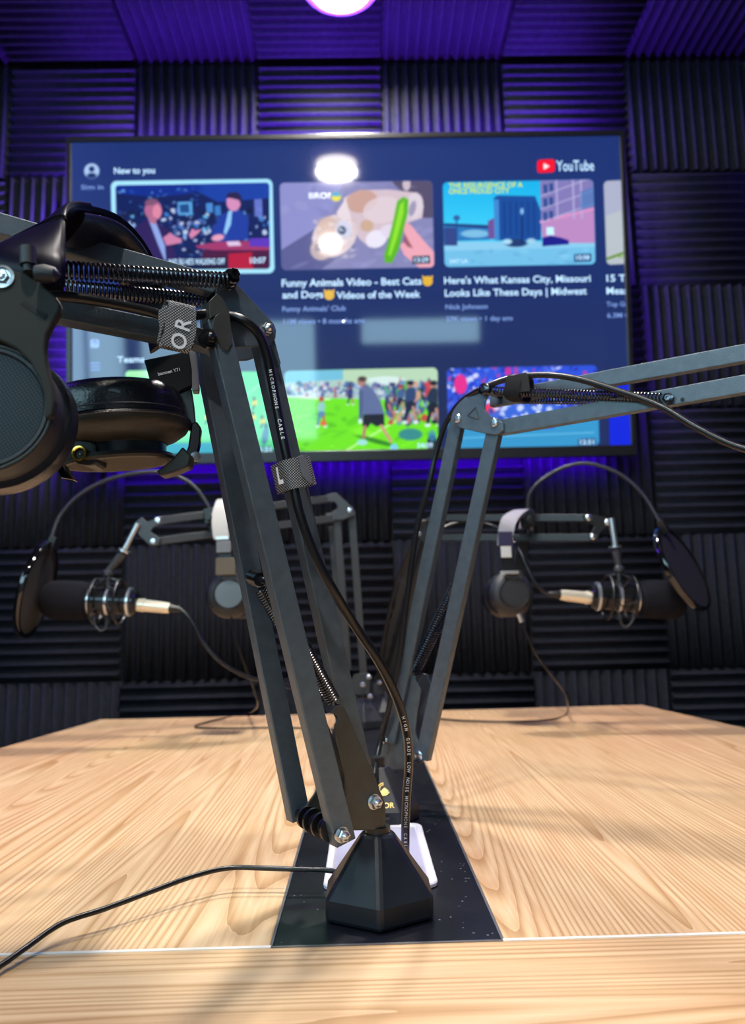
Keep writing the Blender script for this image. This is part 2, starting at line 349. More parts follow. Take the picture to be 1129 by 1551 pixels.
for c in range(NC):
    for r in range(4):
        vert = (c+r) % 2 == 1
        if r in (0,) and False: continue
        o = bpy.data.objects.new('acoustic_foam_panel', FV if vert else FH); COL.objects.link(o)
        o.location = (X0+PX*(c+.5), 1.72-PZ*(r+.5), CEIL+.0255); o.rotation_euler = (PI/2, 0, 0)
        setp(o, 'ceiling foam panel, %s row from the back wall, %s column from left' % (ordn[r], ordn[c]), 'acoustic panel', 'ridged foam panels covering the ceiling')
# ceiling lamps
M_GLOW = emis('lamp_diffuser', 'fff4ea', 14); M_TRIM = mat('white_lamp_trim', 'e8e6e6', .5)
ln = ['round white ceiling lamp above the television', 'round white ceiling lamp over the middle of the table', 'small round ceiling lamp nearest the rear windows']
for (x, y), s, lk in zip(LAMPS, ln, LS):
    t = thing('ceiling_light', (x, y, CEIL-.02), s, 'ceiling light', 'round ceiling lamps')
    bm = B(); lathe(bm, V((x, y, CEIL+.0)), V((0, 0, -1)), [(q*lk, h) for q, h in ((.088, 0), (.091, .008), (.088, .022), (.078, .030), (.070, .031), (.070, .02), (.05, .02))], 48); obj('trim_ring', bm, M_TRIM, t, True)
    bm = B(); lathe(bm, V((x, y, CEIL-.020)), V((0, 0, -1)), [(q*lk, h) for q, h in ((.069, 0), (.066, .011), (.05, .017), (.03, .020), (0, .021))], 40); obj('diffuser', bm, M_GLOW, t, True)
# ================================================================== TELEVISION
YT, YB = 1.555, 1.63
tl, tr, bl, br = W(97, 207, YT), W(950, 203, YT), W(97, 707, YB), W(968, 686, YB)
tcx = (tl+tr+bl+br)/4
txd = V((1, 0, 0)); tyd = V((0, YT-YB, (tl.z+tr.z)/2-(bl.z+br.z)/2)).normalized(); tnd = txd.cross(tyd)     # tnd points to the viewer
if tnd.y > 0: tnd = -tnd
TW, TH = 1.272, .748
tcx = V(((tl.x+tr.x+bl.x+br.x)/4, (YT+YB)/2, (tl.z+tr.z+bl.z+br.z)/4))
tv = thing('television', tcx, 'wide wall mounted television showing a video menu, tilted down over the table', 'television')
def TP(u, v, h=0): return tcx+txd*u+tyd*v+tnd*h       # u, v in metres from the centre, h in front of the glass
SB, SS = .024, .012                                   # bottom and side bezel
su0, su1, sv0, sv1 = -TW/2+SS, TW/2-SS, -TH/2+SB, TH/2-SS
bm = B()
for a, b, c, d in ((-TW/2, TW/2, sv1, TH/2), (-TW/2, TW/2, -TH/2, sv0), (-TW/2, su0, sv0, sv1), (su1, TW/2, sv0, sv1)):
    obox(bm, TP((a+b)/2, (c+d)/2, -.004), txd*(b-a)/2, tyd*(d-c)/2, tnd*.009)
obj('bezel', bm, M_TVB, tv, bevel=.0015)
bm = B(); obox(bm, TP(0, 0, -.022), txd*(TW/2-.002), tyd*(TH/2-.002), tnd*.016); obox(bm, TP(0, -.02, -.05), txd*.42, tyd*.25, tnd*.014); obj('back_shell', bm, M_BLACK, tv, bevel=.003)
bm = B(); box(bm, (tcx.x-.2, 1.655, tcx.z-.18), (tcx.x+.2, 1.7195, tcx.z+.18)); obj('wall_bracket', bm, M_BLACK, tv)
bm = B(); zt = TP(0, TH/2-.02, -.042); zb = TP(0, -TH/2+.012, -.042)
obox(bm, zt, txd*.58, tyd*.004, tnd*.002); obox(bm, zb, txd*.58, tyd*.004, tnd*.002); obox(bm, TP(-.6, 0, -.042), txd*.004, tyd*.33, tnd*.002); obox(bm, TP(.6, 0, -.042), txd*.004, tyd*.33, tnd*.002)
obj('led_strip', bm, emis('violet_led', '5a20ff', 3), tv, label='violet backlight strip behind the television')
# --- picture on the screen: one colour per grid point
GU, GV = 680, 384
uu = np.linspace(su0, su1, GU); vv = np.linspace(sv0, sv1, GV); UU, VV = np.meshgrid(uu, vv)
o3 = np.array(tcx); P3 = o3[None, None, :]+UU[..., None]*np.array(txd)+VV[..., None]*np.array(tyd)
q = P3-np.array(CAM); kk = q@np.array(FW); GX = CX+F_PX*(q@np.array(RT))/kk; GY = CY-F_PX*(q@np.array(UP))/kk   # where each point lies on the reference picture
IMG = np.zeros((GV, GU, 3)); rs = np.random.RandomState(5)
def hx(c): return np.array([int(c[i:i+2], 16)/255 for i in (0, 2, 4)])
def sm(d, s=.8): return np.clip(.5-d/(2*s), 0, 1)
def paint(mask, c, a=1.0):
    global IMG
    c = hx(c) if isinstance(c, str) else np.array(c); m = (mask*a)[..., None]; IMG = IMG*(1-m)+c*m
def ell(cx, cy, rx, ry, ang=0, s=1.0):
    a = math.radians(ang); dx, dy = GX-cx, GY-cy; x = dx*math.cos(a)+dy*math.sin(a); y = -dx*math.sin(a)+dy*math.cos(a)
    return sm((np.sqrt((x/rx)**2+(y/ry)**2)-1)*min(rx, ry), s)
def poly(pts, s=.7):
    n = len(pts); inside = np.zeros(GX.shape, bool); dist = np.full(GX.shape, 1e9)
    for i in range(n):
        x0, y0 = pts[i]; x1, y1 = pts[(i+1) % n]
        c = ((y0 > GY) != (y1 > GY)) & (GX < (x1-x0)*(GY-y0)/((y1-y0) if y1 != y0 else 1e-9)+x0); inside ^= c
        L2 = (x1-x0)**2+(y1-y0)**2+1e-9; t = np.clip(((GX-x0)*(x1-x0)+(GY-y0)*(y1-y0))/L2, 0, 1)
        dist = np.minimum(dist, np.hypot(GX-x0-t*(x1-x0), GY-y0-t*(y1-y0)))
    return sm(np.where(inside, -dist, dist), s)
def rrect(quad, r=6):                                # quad: tl, tr, br, bl in picture coordinates, rounded corners
    c = np.mean(quad, 0); Q = []
    for p in quad: p = np.array(p); d = np.sign(p-c); Q.append(tuple(p-d*r))
    m = poly(Q, .01); n = 4; dist = np.full(GX.shape, 1e9)
    for i in range(n):
        x0, y0 = Q[i]; x1, y1 = Q[(i+1) % n]; L2 = (x1-x0)**2+(y1-y0)**2; t = np.clip(((GX-x0)*(x1-x0)+(GY-y0)*(y1-y0))/L2, 0, 1)
        dist = np.minimum(dist, np.hypot(GX-x0-t*(x1-x0), GY-y0-t*(y1-y0)))
    return sm(np.where(m > .5, -1, dist)-r, .8)
def specks(clip, n, x0, x1, y0, y1, cols, r0, r1, asp=1.0, al=.9):
    for _ in range(n):
        paint(clip*ell(rs.uniform(x0, x1), rs.uniform(y0, y1), rs.uniform(r0, r1), rs.uniform(r0, r1)*asp, rs.uniform(-30, 30)), cols[rs.randint(len(cols))], al)
def line(x0, y0, x1, y1, w=1.0): 
    L2 = (x1-x0)**2+(y1-y0)**2+1e-9; t = np.clip(((GX-x0)*(x1-x0)+(GY-y0)*(y1-y0))/L2, 0, 1); return sm(np.hypot(GX-x0-t*(x1-x0), GY-y0-t*(y1-y0))-w, .6)
IMG[:] = hx('182446')
paint(np.ones_like(GX), '1d3270'); paint(np.clip((GY-330)/300, 0, 1), '121c3a', .6); paint(np.clip((190-GX)/90, 0, 1), '2c3c80', .55); paint(np.clip((GX-700)/240, 0, 1)*np.clip((GY-400)/120,0,1), '26346c', .5)  # blue glare and lighter reflected areas painted into the menu background
# thumbnail 1: two men in suits at a talk show desk
q1 = [(175, 281), (408, 277), (409, 407), (178, 409)]; paint(rrect([(168, 274), (413, 271), (416, 414), (171, 416)], 9), 'a4e2fa'); c1 = rrect(q1, 5)
paint(c1, '0d1c58'); paint(c1*poly([(260, 270), (410, 270), (410, 300), (330, 306)]), '1440a8', .9); paint(c1*ell(235, 285, 70, 12), '0c2c90', .9)
specks(c1, 150, 180, 410, 318, 372, ['3f7fd0', '70c0f0', '9fb6e8', '243a80', '101c40', '0a1230', 'c8d8f0', '4f5fa8'], 1, 4.5)
specks(c1, 26, 180, 300, 285, 315, ['4fa0f0', '2a60c8', '86c8ff'], 1, 4, .5, .6)
for x, y, w_, h_, cc in ((269, 306, 22, 20, '62b4ec'), (272, 310, 14, 12, '123a78'), (312, 308, 10, 14, '4f9ae4'), (325, 312, 9, 14, '3f88d4'), (385, 302, 12, 26, '6f7fd8')): paint(c1*poly([(x, y), (x+w_, y-1), (x+w_+1, y+h_), (x+1, y+h_)]), cc, .85)
specks(c1, 60, 250, 345, 330, 395, ['0c1430', '141e48', 'b8c0e0', '5070b0'], 1, 4)
paint(c1*poly([(205, 345), (222, 332), (240, 338), (256, 348), (262, 372), (270, 395), (262, 412), (215, 412)]), '2c1a58'); paint(c1*poly([(224, 330), (236, 336), (250, 372), (252, 400), (240, 372)]), '8aa2e0')
paint(c1*ell(232, 318, 13, 15), 'b0648c'); paint(c1*ell(238, 321, 7, 11), 'd884a0'); paint(c1*ell(229, 306, 10, 5, -10), '7c5070'); paint(c1*poly([(226, 326), (238, 330), (236, 340), (226, 336)]), 'b06a8c')
paint(c1*poly([(247, 360), (258, 352), (264, 357), (276, 362), (274, 368), (252, 372)]), 'c87ca4'); paint(c1*poly([(286, 356), (291, 346), (296, 349), (306, 347), (300, 354), (290, 362)]), 'd080a8')
paint(c1*poly([(322, 345), (336, 325), (350, 318), (366, 320), (377, 332), (376, 362), (330, 368), (322, 360)]), '1c3a9c'); paint(c1*poly([(346, 320), (352, 318), (350, 340), (342, 356), (339, 352)]), '8ec4f0')
paint(c1*ell(354, 306, 11, 14), 'd08ab8'); paint(c1*poly([(342, 300), (346, 292), (360, 291), (366, 298), (366, 312), (362, 303), (350, 300)]), '241c48'); paint(c1*ell(330, 360, 10, 5, -10), 'e09cb8')
paint(c1*poly([(296, 372), (330, 366), (409, 364), (409, 380), (346, 382), (300, 376)]), '9c3468'); paint(c1*poly([(306, 379), (409, 379), (409, 408), (306, 408)]), '48123c'); paint(c1*poly([(346, 384), (382, 382), (384, 408), (346, 408)]), 'b01438')
paint(c1*poly([(343, 366), (362, 365), (366, 372), (346, 373)]), 'd8c0e0'); paint(c1*poly([(378, 361), (409, 360), (409, 374), (378, 373)]), '5a34b8'); paint(c1*poly([(244, 395), (344, 391), (346, 409), (244, 409)]), '101838', .7)
# thumbnail 2: cat lying on a sofa, a hand with a cucumber
q2 = [(424, 277), (655, 274), (658, 405), (427, 409)]; c2 = rrect(q2, 7); paint(c2, '8484b4'); paint(c2*poly([(424, 270), (520, 274), (500, 330), (470, 372), (424, 408)]), '8a8cc6'); paint(c2*poly([(424, 380), (480, 345), (540, 372), (480, 412), (424, 412)]), '5a5c90'); paint(c2*poly([(590, 270), (660, 270), (660, 330), (640, 330)]), '544c68')
specks(c2, 60, 426, 655, 280, 405, ['9c9cd0', '7070a4', '8888bc', 'a4a4d4'], 3, 14, .5, .25)
paint(c2*poly([(520, 300), (545, 288), (590, 287), (632, 292), (642, 312), (640, 330), (622, 336), (600, 345), (585, 365), (560, 375), (545, 362), (530, 340)]), 'd0bcc6'); paint(c2*ell(548, 305, 24, 17, -12), 'c49a8c', .9); paint(c2*ell(580, 318, 30, 20, -10), 'dccbd4', .8); paint(c2*ell(556, 342, 10, 9), 'c8a890'); paint(c2*ell(628, 312, 13, 20, 10), 'd8ccd8'); paint(c2*ell(625, 316, 5, 12, 15), '9c94b0'); paint(c2*ell(616, 279, 6, 10), 'c8b8c4')
paint(c2*ell(570, 362, 16, 13, -20), 'e4e0f0'); paint(c2*ell(590, 350, 14, 10), 'dcd4e8', .9)
paint(c2*ell(507, 357, 36, 30, -38), 'd6c6cc'); paint(c2*poly([(510, 322), (524, 300), (532, 330), (535, 352), (522, 346)]), 'e2d4dc'); paint(c2*ell(486, 378, 16, 16, -20), 'c4b0b0', .9); paint(c2*ell(494, 345, 14, 18, 20), 'ccaa96', .6); paint(c2*ell(520, 348, 12, 14, -20), 'ccd0e8', .9)
paint(c2*ell(518, 349, 6.5, 6.5), '2c4468'); paint(c2*ell(516, 347, 2, 2), 'b8d8f0'); paint(c2*ell(482, 375, 6, 6, 0), '7c7488', .8); paint(c2*ell(512, 376, 10, 4, -25), 'e07860', .5); specks(c2, 60, 475, 535, 330, 392, ['efe6ea', 'bfa49c', 'd8b8a4'], 1.5, 6, .5, .35)
paint(c2*poly([(610, 335), (622, 340), (640, 362), (658, 382), (658, 408), (636, 406), (612, 386), (606, 372), (614, 364)]), 'e8a4b4'); paint(c2*poly([(613, 353), (620, 366), (626, 376), (618, 374), (611, 366)]), '8c4858', .8)
paint(c2*poly([(602, 305), (611, 298), (619, 302), (618, 322), (611, 350), (604, 378), (594, 398), (584, 398), (582, 388), (588, 366), (596, 335)], 1.2), '58b418'); paint(c2*poly([(606, 310), (612, 304), (612, 322), (602, 360), (592, 388), (588, 386), (598, 345)], 1.5), '98e82c', .8)
paint(c2*ell(509.5, 298, 7.5, 7), 'e8e048'); paint(c2*poly([(501, 289), (518, 289), (518, 297), (501, 297)])*ell(509.5, 298, 7.5, 7), '48a8d8')
paint(c2*poly([(625, 388), (651, 387), (652, 399), (625, 400)]), '223048', .85)
# thumbnail 3: a street with a dark brick building
q3 = [(671, 276), (899, 272), (902, 400), (674, 404)]; c3 = rrect(q3, 7); paint(c3, '18b0e8'); paint(c3*np.clip((GY-280)/70, 0, 1), '48d0f4', .8); paint(c3*poly([(670, 372), (720, 366), (905, 370), (905, 406), (670, 406)]), '70bce4'); paint(c3*poly([(672, 366), (905, 366), (905, 374), (672, 380)]), '88c8ea')
paint(c3*poly([(671, 340), (740, 342), (742, 363), (671, 366)]), '2a74b8'); paint(c3*poly([(671, 338), (742, 341), (742, 346), (671, 342)]), '1c3c78'); paint(c3*poly([(672, 345), (693, 345), (693, 372), (672, 372)]), '304484'); paint(c3*ell(720, 354, 22, 6), '9cd8f0', .7)
paint(c3*poly([(739, 335), (749, 330), (750, 362), (740, 362)]), '6c5098'); paint(c3*poly([(748, 300), (754, 296), (811, 297), (820, 320), (820, 364), (752, 364)]), '174a98'); paint(c3*poly([(748, 302), (756, 302), (757, 364), (750, 364)]), '3f86cc')
for i in range(6): paint(c3*line(764+i*9, 306, 765+i*9, 356, .8), '0e2c6c', .8)
paint(c3*poly([(818, 270), (905, 270), (905, 366), (822, 370)]), '8078b4'); paint(c3*poly([(820, 335), (905, 314), (905, 368), (822, 368)]), 'b888c0'); paint(c3*line(820, 336, 905, 315, 2.2), 'd490c4')
for i in range(3):
    for j in range(2): paint(c3*poly([(823+j*9, 280+i*21-j*2), (829+j*9, 279+i*21-j*2), (830+j*9, 292+i*21-j*2), (824+j*9, 293+i*21-j*2)]), '2c4c90')
    paint(c3*line(820, 297+i*20, 900, 268+i*20, .9), 'b8b4dc', .8)
for x in (843, 868, 880): paint(c3*line(x, 272, x+2, 330, 1.6), 'b0a8d8', .8)
paint(c3*poly([(880, 290), (903, 282), (903, 310), (880, 318)]), '4878b8', .7); paint(c3*poly([(828, 344), (839, 344), (840, 356), (828, 356)]), 'c4f0fc')
paint(c3*ell(782, 368, 17, 6), '1f3a6c'); paint(c3*ell(769, 366, 7, 4), 'a8d8f0'); paint(c3*ell(805, 365, 7, 4), '9ccce8'); paint(c3*line(791, 314, 791, 370, 1.3), '14306c'); paint(c3*ell(791, 320, 2.5, 5), '8cc0ec'); paint(c3*poly([(822, 360), (835, 357), (850, 360), (862, 364), (862, 370), (822, 373)]), '1c1c88'); paint(c3*line(692, 330, 692, 366, 1), '1c4c90'); paint(c3*ell(692, 330, 5, 4), '2c5ca0')
specks(c3, 16, 700, 890, 378, 400, ['5a9cc8', '8cd0f0'], 2, 10, .35, .4); paint(c3*poly([(870, 385), (896, 384), (896, 396), (870, 397)]), '1c4878', .9)
# thumbnail 4 (cut off by the edge)
c4 = rrect([(915, 274), (975, 272), (978, 398), (919, 401)], 7); paint(c4, 'b4bcc4'); paint(c4*poly([(910, 270), (990, 270), (990, 300), (910, 330)]), 'a4a8c8', .7); paint(c4*line(920, 392, 960, 378, 1.8), '5c8c18'); paint(c4*line(935, 388, 960, 392, 1), '7ca838')
# lower row: a pitch seen from above, children at football practice, a crowd, a blue tile
q5 = [(190, 561), (415, 563), (416, 684), (192, 690)]; c5 = rrect(q5, 7); paint(c5, '5cd68c'); paint(c5*line(372, 600, 350, 690, 1), 'd0f8e0', .8); paint(c5*line(372, 600, 420, 560, .8), 'c0f0d8', .7); paint(c5*poly([(190, 672), (330, 670), (330, 700), (190, 700)]), '38a0d0', .8)
for x, y in ((384, 632), (398, 638), (386, 610), (318, 618), (314, 632)): paint(c5*ell(x, y, 4, 5), 'd8c838'); paint(c5*ell(x-1, y-6, 2, 3), '384c50'); paint(c5*line(x, y+4, x-3, y+10, 1.2), '38585c')
paint(c5*ell(402, 660, 5, 14, 10), '3c74a0', .9); paint(c5*ell(403, 645, 3, 4), '2c5c78'); paint(c5*poly([(386, 676), (412, 675), (413, 686), (386, 687)]), '3c8888', .9); paint(c5*ell(225, 566, 40, 6), 'b8f4b8', .8)
q6 = [(431, 562), (663, 557), (664, 681), (434, 687)]; c6 = rrect(q6, 8); paint(c6, '6ce010'); specks(c6, 60, 430, 665, 610, 684, ['7cf01c', '58c80c', '88f430', '4cb80c'], 3, 16, .35, .5)
paint(c6*poly([(430, 555), (665, 555), (665, 608), (430, 601)]), 'a8c8c0'); paint(c6*poly([(430, 555), (520, 557), (520, 575), (430, 580)]), '70bcd8'); paint(c6*poly([(520, 556), (665, 556), (665, 580), (520, 580)]), 'b4d4b4'); paint(c6*ell(585, 576, 30, 6), 'd0e8e4')
specks(c6, 240, 434, 662, 580, 600, ['4c64a0', '8098c8', 'c8d0e8', '24305c', 'b06878', '385890', 'd8e0f0'], 1.2, 3.6, 1.3)
paint(c6*line(432, 600, 500, 605, 1), 'e0fcd8'); paint(c6*line(520, 685, 600, 638, 1.3), 'c4f8a0', .9); paint(c6*line(440, 634, 470, 628, .7), 'b0f080', .7)
specks(c6, 150, 585, 664, 578, 640, ['1c2c50', '3c6098', '6c94c0', 'b87070', '24407c', '8cb0d0', 'c83c40', '141c34', 'd09c80', '58b050'], 1.5, 5, 1.8)
def kid(x, y, s, top, bot, skin, hair):
    paint(c6*ell(x, y-16*s, 3.4*s, 4*s), skin); paint(c6*ell(x, y-18.5*s, 3.6*s, 2.6*s), hair); paint(c6*ell(x, y-5*s, 6*s, 9*s, 8), top); paint(c6*ell(x, y+6*s, 6*s, 5*s), bot)
    for k in (-1, 1): paint(c6*line(x+k*3*s, y+8*s, x+k*6*s, y+22*s, 1.7*s), skin if k > 0 else bot); paint(c6*ell(x+k*6*s, y+24*s, 3*s, 1.8*s), 'd8ecf4')
kid(487, 622, 1.0, '8cc8c0', '4c88b0', 'b86850', 'b03c30'); paint(c6*ell(490, 641, 5, 4), 'd86c3c'); kid(531, 597, .65, '303c78', '24305c', 'a87870', '303038'); kid(607, 602, .9, '406090', '182038', 'c09080', 'a03030')
kid(622, 606, 1.4, '2c4470', '18203c', 'b88878', '202028'); kid(657, 608, 1.5, '203048', '141c2c', 'b88878', '202028')
paint(c6*ell(622, 658, 18, 9), '206cb0', .75); paint(c6*ell(655, 672, 8, 14), '181c28', .9); paint(c6*ell(655, 660, 6, 9), '3c90d0', .7)
paint(c6*ell(570, 668, 30, 3.5, 15), '1c6c10', .8)
paint(c6*poly([(545, 592), (556, 582), (566, 590), (576, 606), (583, 628), (571, 632), (551, 630), (548, 610)], 1), '5c6c98'); paint(c6*line(547, 594, 547, 636, 3.0), '4c5c88'); paint(c6*ell(548, 578, 6.5, 7), 'a88074'); paint(c6*ell(549, 574, 6.5, 4), '4c3c38')
paint(c6*poly([(551, 628), (582, 627), (583, 644), (570, 646), (562, 641), (557, 648), (549, 645)]), '181c28'); paint(c6*line(553, 646, 551, 662, 2.4), 'b07c68'); paint(c6*line(578, 645, 592, 668, 2.4), 'c89880'); paint(c6*ell(549, 670, 8, 4.5), '9ce0e0'); paint(c6*ell(597, 678, 6, 6), '7ccce8'); paint(c6*ell(546, 638, 3, 4), 'd0f0f0')
q7 = [(677, 558), (905, 553), (908, 675), (680, 681)]; c7 = rrect(q7, 8); paint(c7, '2c50d8'); specks(c7, 300, 678, 908, 556, 640, ['1c3cc8', '4878f0', '90a8f8', '2030a0', 'd8e0ff', '5060d8', 'b040a0', '203080'], 1.5, 5)
paint(c7*poly([(676, 640), (909, 632), (909, 690), (676, 690)]), '3494c8'); paint(c7*ell(698, 582, 10, 15), 'e02c8c'); paint(c7*ell(746, 620, 12, 10), 'e83c5c'); paint(c7*ell(770, 563, 5, 8), 'c0309c'); paint(c7*poly([(740, 628), (800, 600), (850, 610), (840, 650), (760, 652)]), '3868d8', .9)
specks(c7, 40, 740, 880, 600, 640, ['e8f0ff', 'c8d8ff', '2848b0'], 2, 6); paint(c7*line(830, 638, 855, 634, 1.5), 'e8f4ff'); paint(c7*line(690, 664, 900, 655, .8), '80d0f0', .7); paint(c7*poly([(876, 665), (902, 663), (903, 674), (876, 676)]), '285080', .8)
paint(poly([(922, 572), (975, 570), (976, 674), (924, 676)]), '1428d8')
# side menu glyphs
paint(ell(139, 259, 11.5, 11.5), 'a8c4ec'); paint(ell(139, 256, 4.2, 4.2), '1c3068'); paint(ell(139, 266, 7, 4), '1c3068')
paint(rrect([(137, 514), (150, 514), (150, 527), (137, 527)], 3), '88a4e0'); paint(ell(143.5, 519, 3.5, 3.5), '3c50a0'); paint(ell(152, 310, 9, 9)*0+ell(143, 520, 1.4, 1.4), 'c0d4ff')
for yy in (550, 555, 560): paint(line(138, yy, 151, yy, .9), '6c90e0')
paint(rrect([(116, 400), (134, 400), (134, 414), (116, 414)], 3), '4460b0', .0)
# red play badge
paint(rrect([(814, 242), (841, 241), (841, 261), (814, 262)], 5), 'f8102c'); paint(poly([(824, 247), (833, 252), (824, 257)]), 'f4f4f8')
lin = np.where(IMG <= .04045, IMG/12.92, ((np.clip(IMG, 0, 1)+.055)/1.055)**2.4)
me = bpy.data.meshes.new('screen'); vs = (P3-o3[None, None, :]).reshape(-1, 3); ii = np.arange(GV*GU).reshape(GV, GU)
fs = np.stack([ii[:-1, :-1], ii[:-1, 1:], ii[1:, 1:], ii[1:, :-1]], -1).reshape(-1, 4)
me.vertices.add(len(vs)); me.vertices.foreach_set('co', vs.astype(np.float32).ravel()); me.loops.add(fs.size); me.loops.foreach_set('vertex_index', fs.astype(np.int32).ravel())
me.polygons.add(len(fs)); me.polygons.foreach_set('loop_start', np.arange(0, fs.size, 4, dtype=np.int32)); me.polygons.foreach_set('loop_total', np.full(len(fs), 4, np.int32)); me.update(); me.validate()
at = me.color_attributes.new('picture', 'FLOAT_COLOR', 'POINT'); at.data.foreach_set('color', np.concatenate([lin.reshape(-1, 3), np.ones((GV*GU, 1))], 1).astype(np.float32).ravel())
ms = bpy.data.materials.new('television_picture'); ms.use_nodes = True; nt = ms.node_tree; b = nt.nodes['Principled BSDF']; an = nt.nodes.new('ShaderNodeVertexColor'); an.layer_name = 'picture'
nt.links.new(an.outputs[0], b.inputs['Emission Color']); b.inputs['Emission Strength'].default_value = 1.1; b.inputs['Base Color'].default_value = (.004, .005, .01, 1); b.inputs['Roughness'].default_value = .05; b.inputs['IOR'].default_value = 1.6
me.materials.append(ms); so = bpy.data.objects.new('screen', me); COL.objects.link(so); so.parent = tv
so['label'] = 'glowing screen with a dark blue menu of video thumbnails'
def SP(px, py, h=.0008): return PLN(px, py, tcx, tnd)+tnd*h
def ipt(px, py): return SP(px, py)
M_TXT = emis('screen_text_light', 'b8dcfa', 1.3); M_TXD = emis('screen_text_dim', '7c9ce0', 1); M_TXY = emis('screen_text_yellow', 'd8f020', 1); M_TXW = emis('screen_text_white', 'dcecff', 1)
def stext(s, x0, x1, yc, h, m, tilt=0.0, bold=.02):  # from x0 to x1, cap height h pixels
    a, b_ = SP(x0, yc), SP(x1, yc+tilt); c = (a+b_)/2; xd = txd
    size = h*.00144/.70; o = text_obj('screen_text', s, c, xd, tyd, size, m, tv, bold=size*bold)
    xs = [v.co.dot(xd) for v in o.data.vertices]; wd = max(xs)-min(xs); k = abs((b_-a).dot(xd))/wd; cc = (max(xs)+min(xs))/2; tgt = (c-tcx).dot(xd)
    for v in o.data.vertices: v.co += xd*((v.co.dot(xd)-cc)*k+tgt-v.co.dot(xd))
    return o
stext('New to you', 173, 235, 259, 10, M_TXT); stext('Sign in', 123, 157, 284, 7.5, M_TXD); stext('YouTube', 843, 900, 252, 17, M_TXT, bold=.01)
stext('Teams', 178, 219, 545, 9.5, M_TXT)
stext('AND AS HE\'S WALKING OFF', 254, 341, 397, 9, M_TXT); stext('10:07', 379, 403, 395, 9, M_TXT); stext('BRO?', 468, 501, 297, 9, M_TXW)
stext('13:29', 628, 649, 394, 7, M_TXT); stext('THE RESURGENCE OF A', 680, 792, 281, 8, M_TXY); stext('ONCE PROUD CITY', 680, 772, 290, 8, M_TXY)
stext('10:08', 873, 893, 390.5, 7, M_TXT); stext('24/7 LA', 681, 709, 396, 6, M_TXT)
stext('Funny Animals Video - Best Cats', 427, 639, 428, 11.5, M_TXT); stext('and Dogs', 428, 490, 447, 11, M_TXT); stext('Videos of the Week', 510, 637, 447, 11, M_TXT)
stext("Funny Animals' Club", 428, 524, 468, 8, M_TXD); stext('11M views \u2022 8 months ago', 430, 553, 487, 8, M_TXD)
stext("Here's What Kansas City, Missouri", 673, 895, 424, 11, M_TXT); stext('Looks Like These Days | Midwest', 674, 889, 443, 11, M_TXT); stext('Nick Johnson', 675, 739, 465, 7.5, M_TXD); stext('27K views \u2022 1 day ago', 676, 777, 483, 7.5, M_TXD)
stext('15 Ti', 919, 951, 422, 11, M_TXT); stext('Meas', 919, 951, 441, 11, M_TXT); stext('Top Ga', 919, 951, 461, 7.5, M_TXD); stext('6.3M v', 920, 952, 478, 7.5, M_TXD)
stext('11:21', 389, 411, 681, 7, M_TXT); stext('34:09', 632, 656, 675, 7.5, M_TXT); stext('12:51', 879, 900, 670, 7, M_TXT)
# little animal-face emoji next to the title
for x, y in ((648, 426), (499, 447)):
    bm = B(); c = SP(x, y, .001); lathe(bm, c-tnd*.0004, tnd, [(.0115, 0), (.0115, .0004)], 24)
    for k in (-1, 1): prism(bm, [c+txd*k*.004+tyd*.008, c+txd*k*.012+tyd*.006, c+txd*k*.012+tyd*.014], tnd, .0004)
    obj('screen_emoji', bm, emis('emoji_yellow', 'e8b838', 1), tv)
# ================================================================== TABLE
n_z = V((0, 0, 1))
def side_x(y, s): return s*(.56+(1.58-y)*.105)+.02
yb_, ys_, yf = 1.585, .4585, .20
SX0, SX1 = -.0565, .0765; TT = .028; gap = .0008
tb = thing('meeting_table', (0, .9, 0), 'light oak conference table with a black centre panel under the microphone arms', 'table')
def slab(name, pts, m, z1=TZ, t=TT): bm = B(); prism(bm, [V((x, y, z1)) for x, y in pts], n_z, t); return obj(name, bm, m, tb, bevel=.0012)
yl = lambda x: .4585+x*.007
slab('tabletop_board', [(side_x(ys_, -1), ys_+.0015), (SX0-gap, ys_), (SX0-gap, yb_-.012), (side_x(yb_, -1), yb_-.012)], M_WOODL)
slab('tabletop_board', [(SX1+gap, ys_), (side_x(ys_, 1), ys_+.0015), (side_x(yb_, 1), yb_+.014), (SX1+gap, yb_)], M_WOODR)
slab('end_board', [(side_x(yf, -1), yf), (side_x(yf, 1), yf), (side_x(ys_, 1), ys_-.0012), (side_x(ys_, -1), ys_-.0012)], M_WOODF)
slab('centre_panel', [(SX0, ys_), (SX1, ys_), (SX1, yb_), (SX0, yb_-.008)], M_SLATE, TZ-.0006)
M_EDGE = mat('pale_edge_band', 'e8e4dc', .4); M_EDGD = mat('grey_metal_edge', '8c8c90', .35, .7)
bm = B(); box(bm, (side_x(ys_, -1), ys_-.0014, TZ-.02), (SX0, ys_+.0014, TZ+.0002)); box(bm, (SX1, ys_-.0014, TZ-.02), (side_x(ys_, 1), ys_+.0014, TZ+.0002)); obj('edge_band', bm, M_EDGE, tb)
bm = B()
for x in (SX0, SX1): box(bm, (x-.0008, ys_, TZ-.02), (x+.0008, yb_-.02, TZ+.0001))
box(bm, (SX0, ys_-.001, TZ-.02), (SX1, ys_+.0006, TZ+.0001)); obj('metal_edge', bm, M_EDGD, tb)
for sx in (-1, 1):
    for yy in (.34, 1.42): obj('leg', nbox((sx*.47-.03+.02, yy-.03, 0), (sx*.47+.03+.02, yy+.03, TZ-TT-.0005)), M_BLACK, tb, bevel=.003)
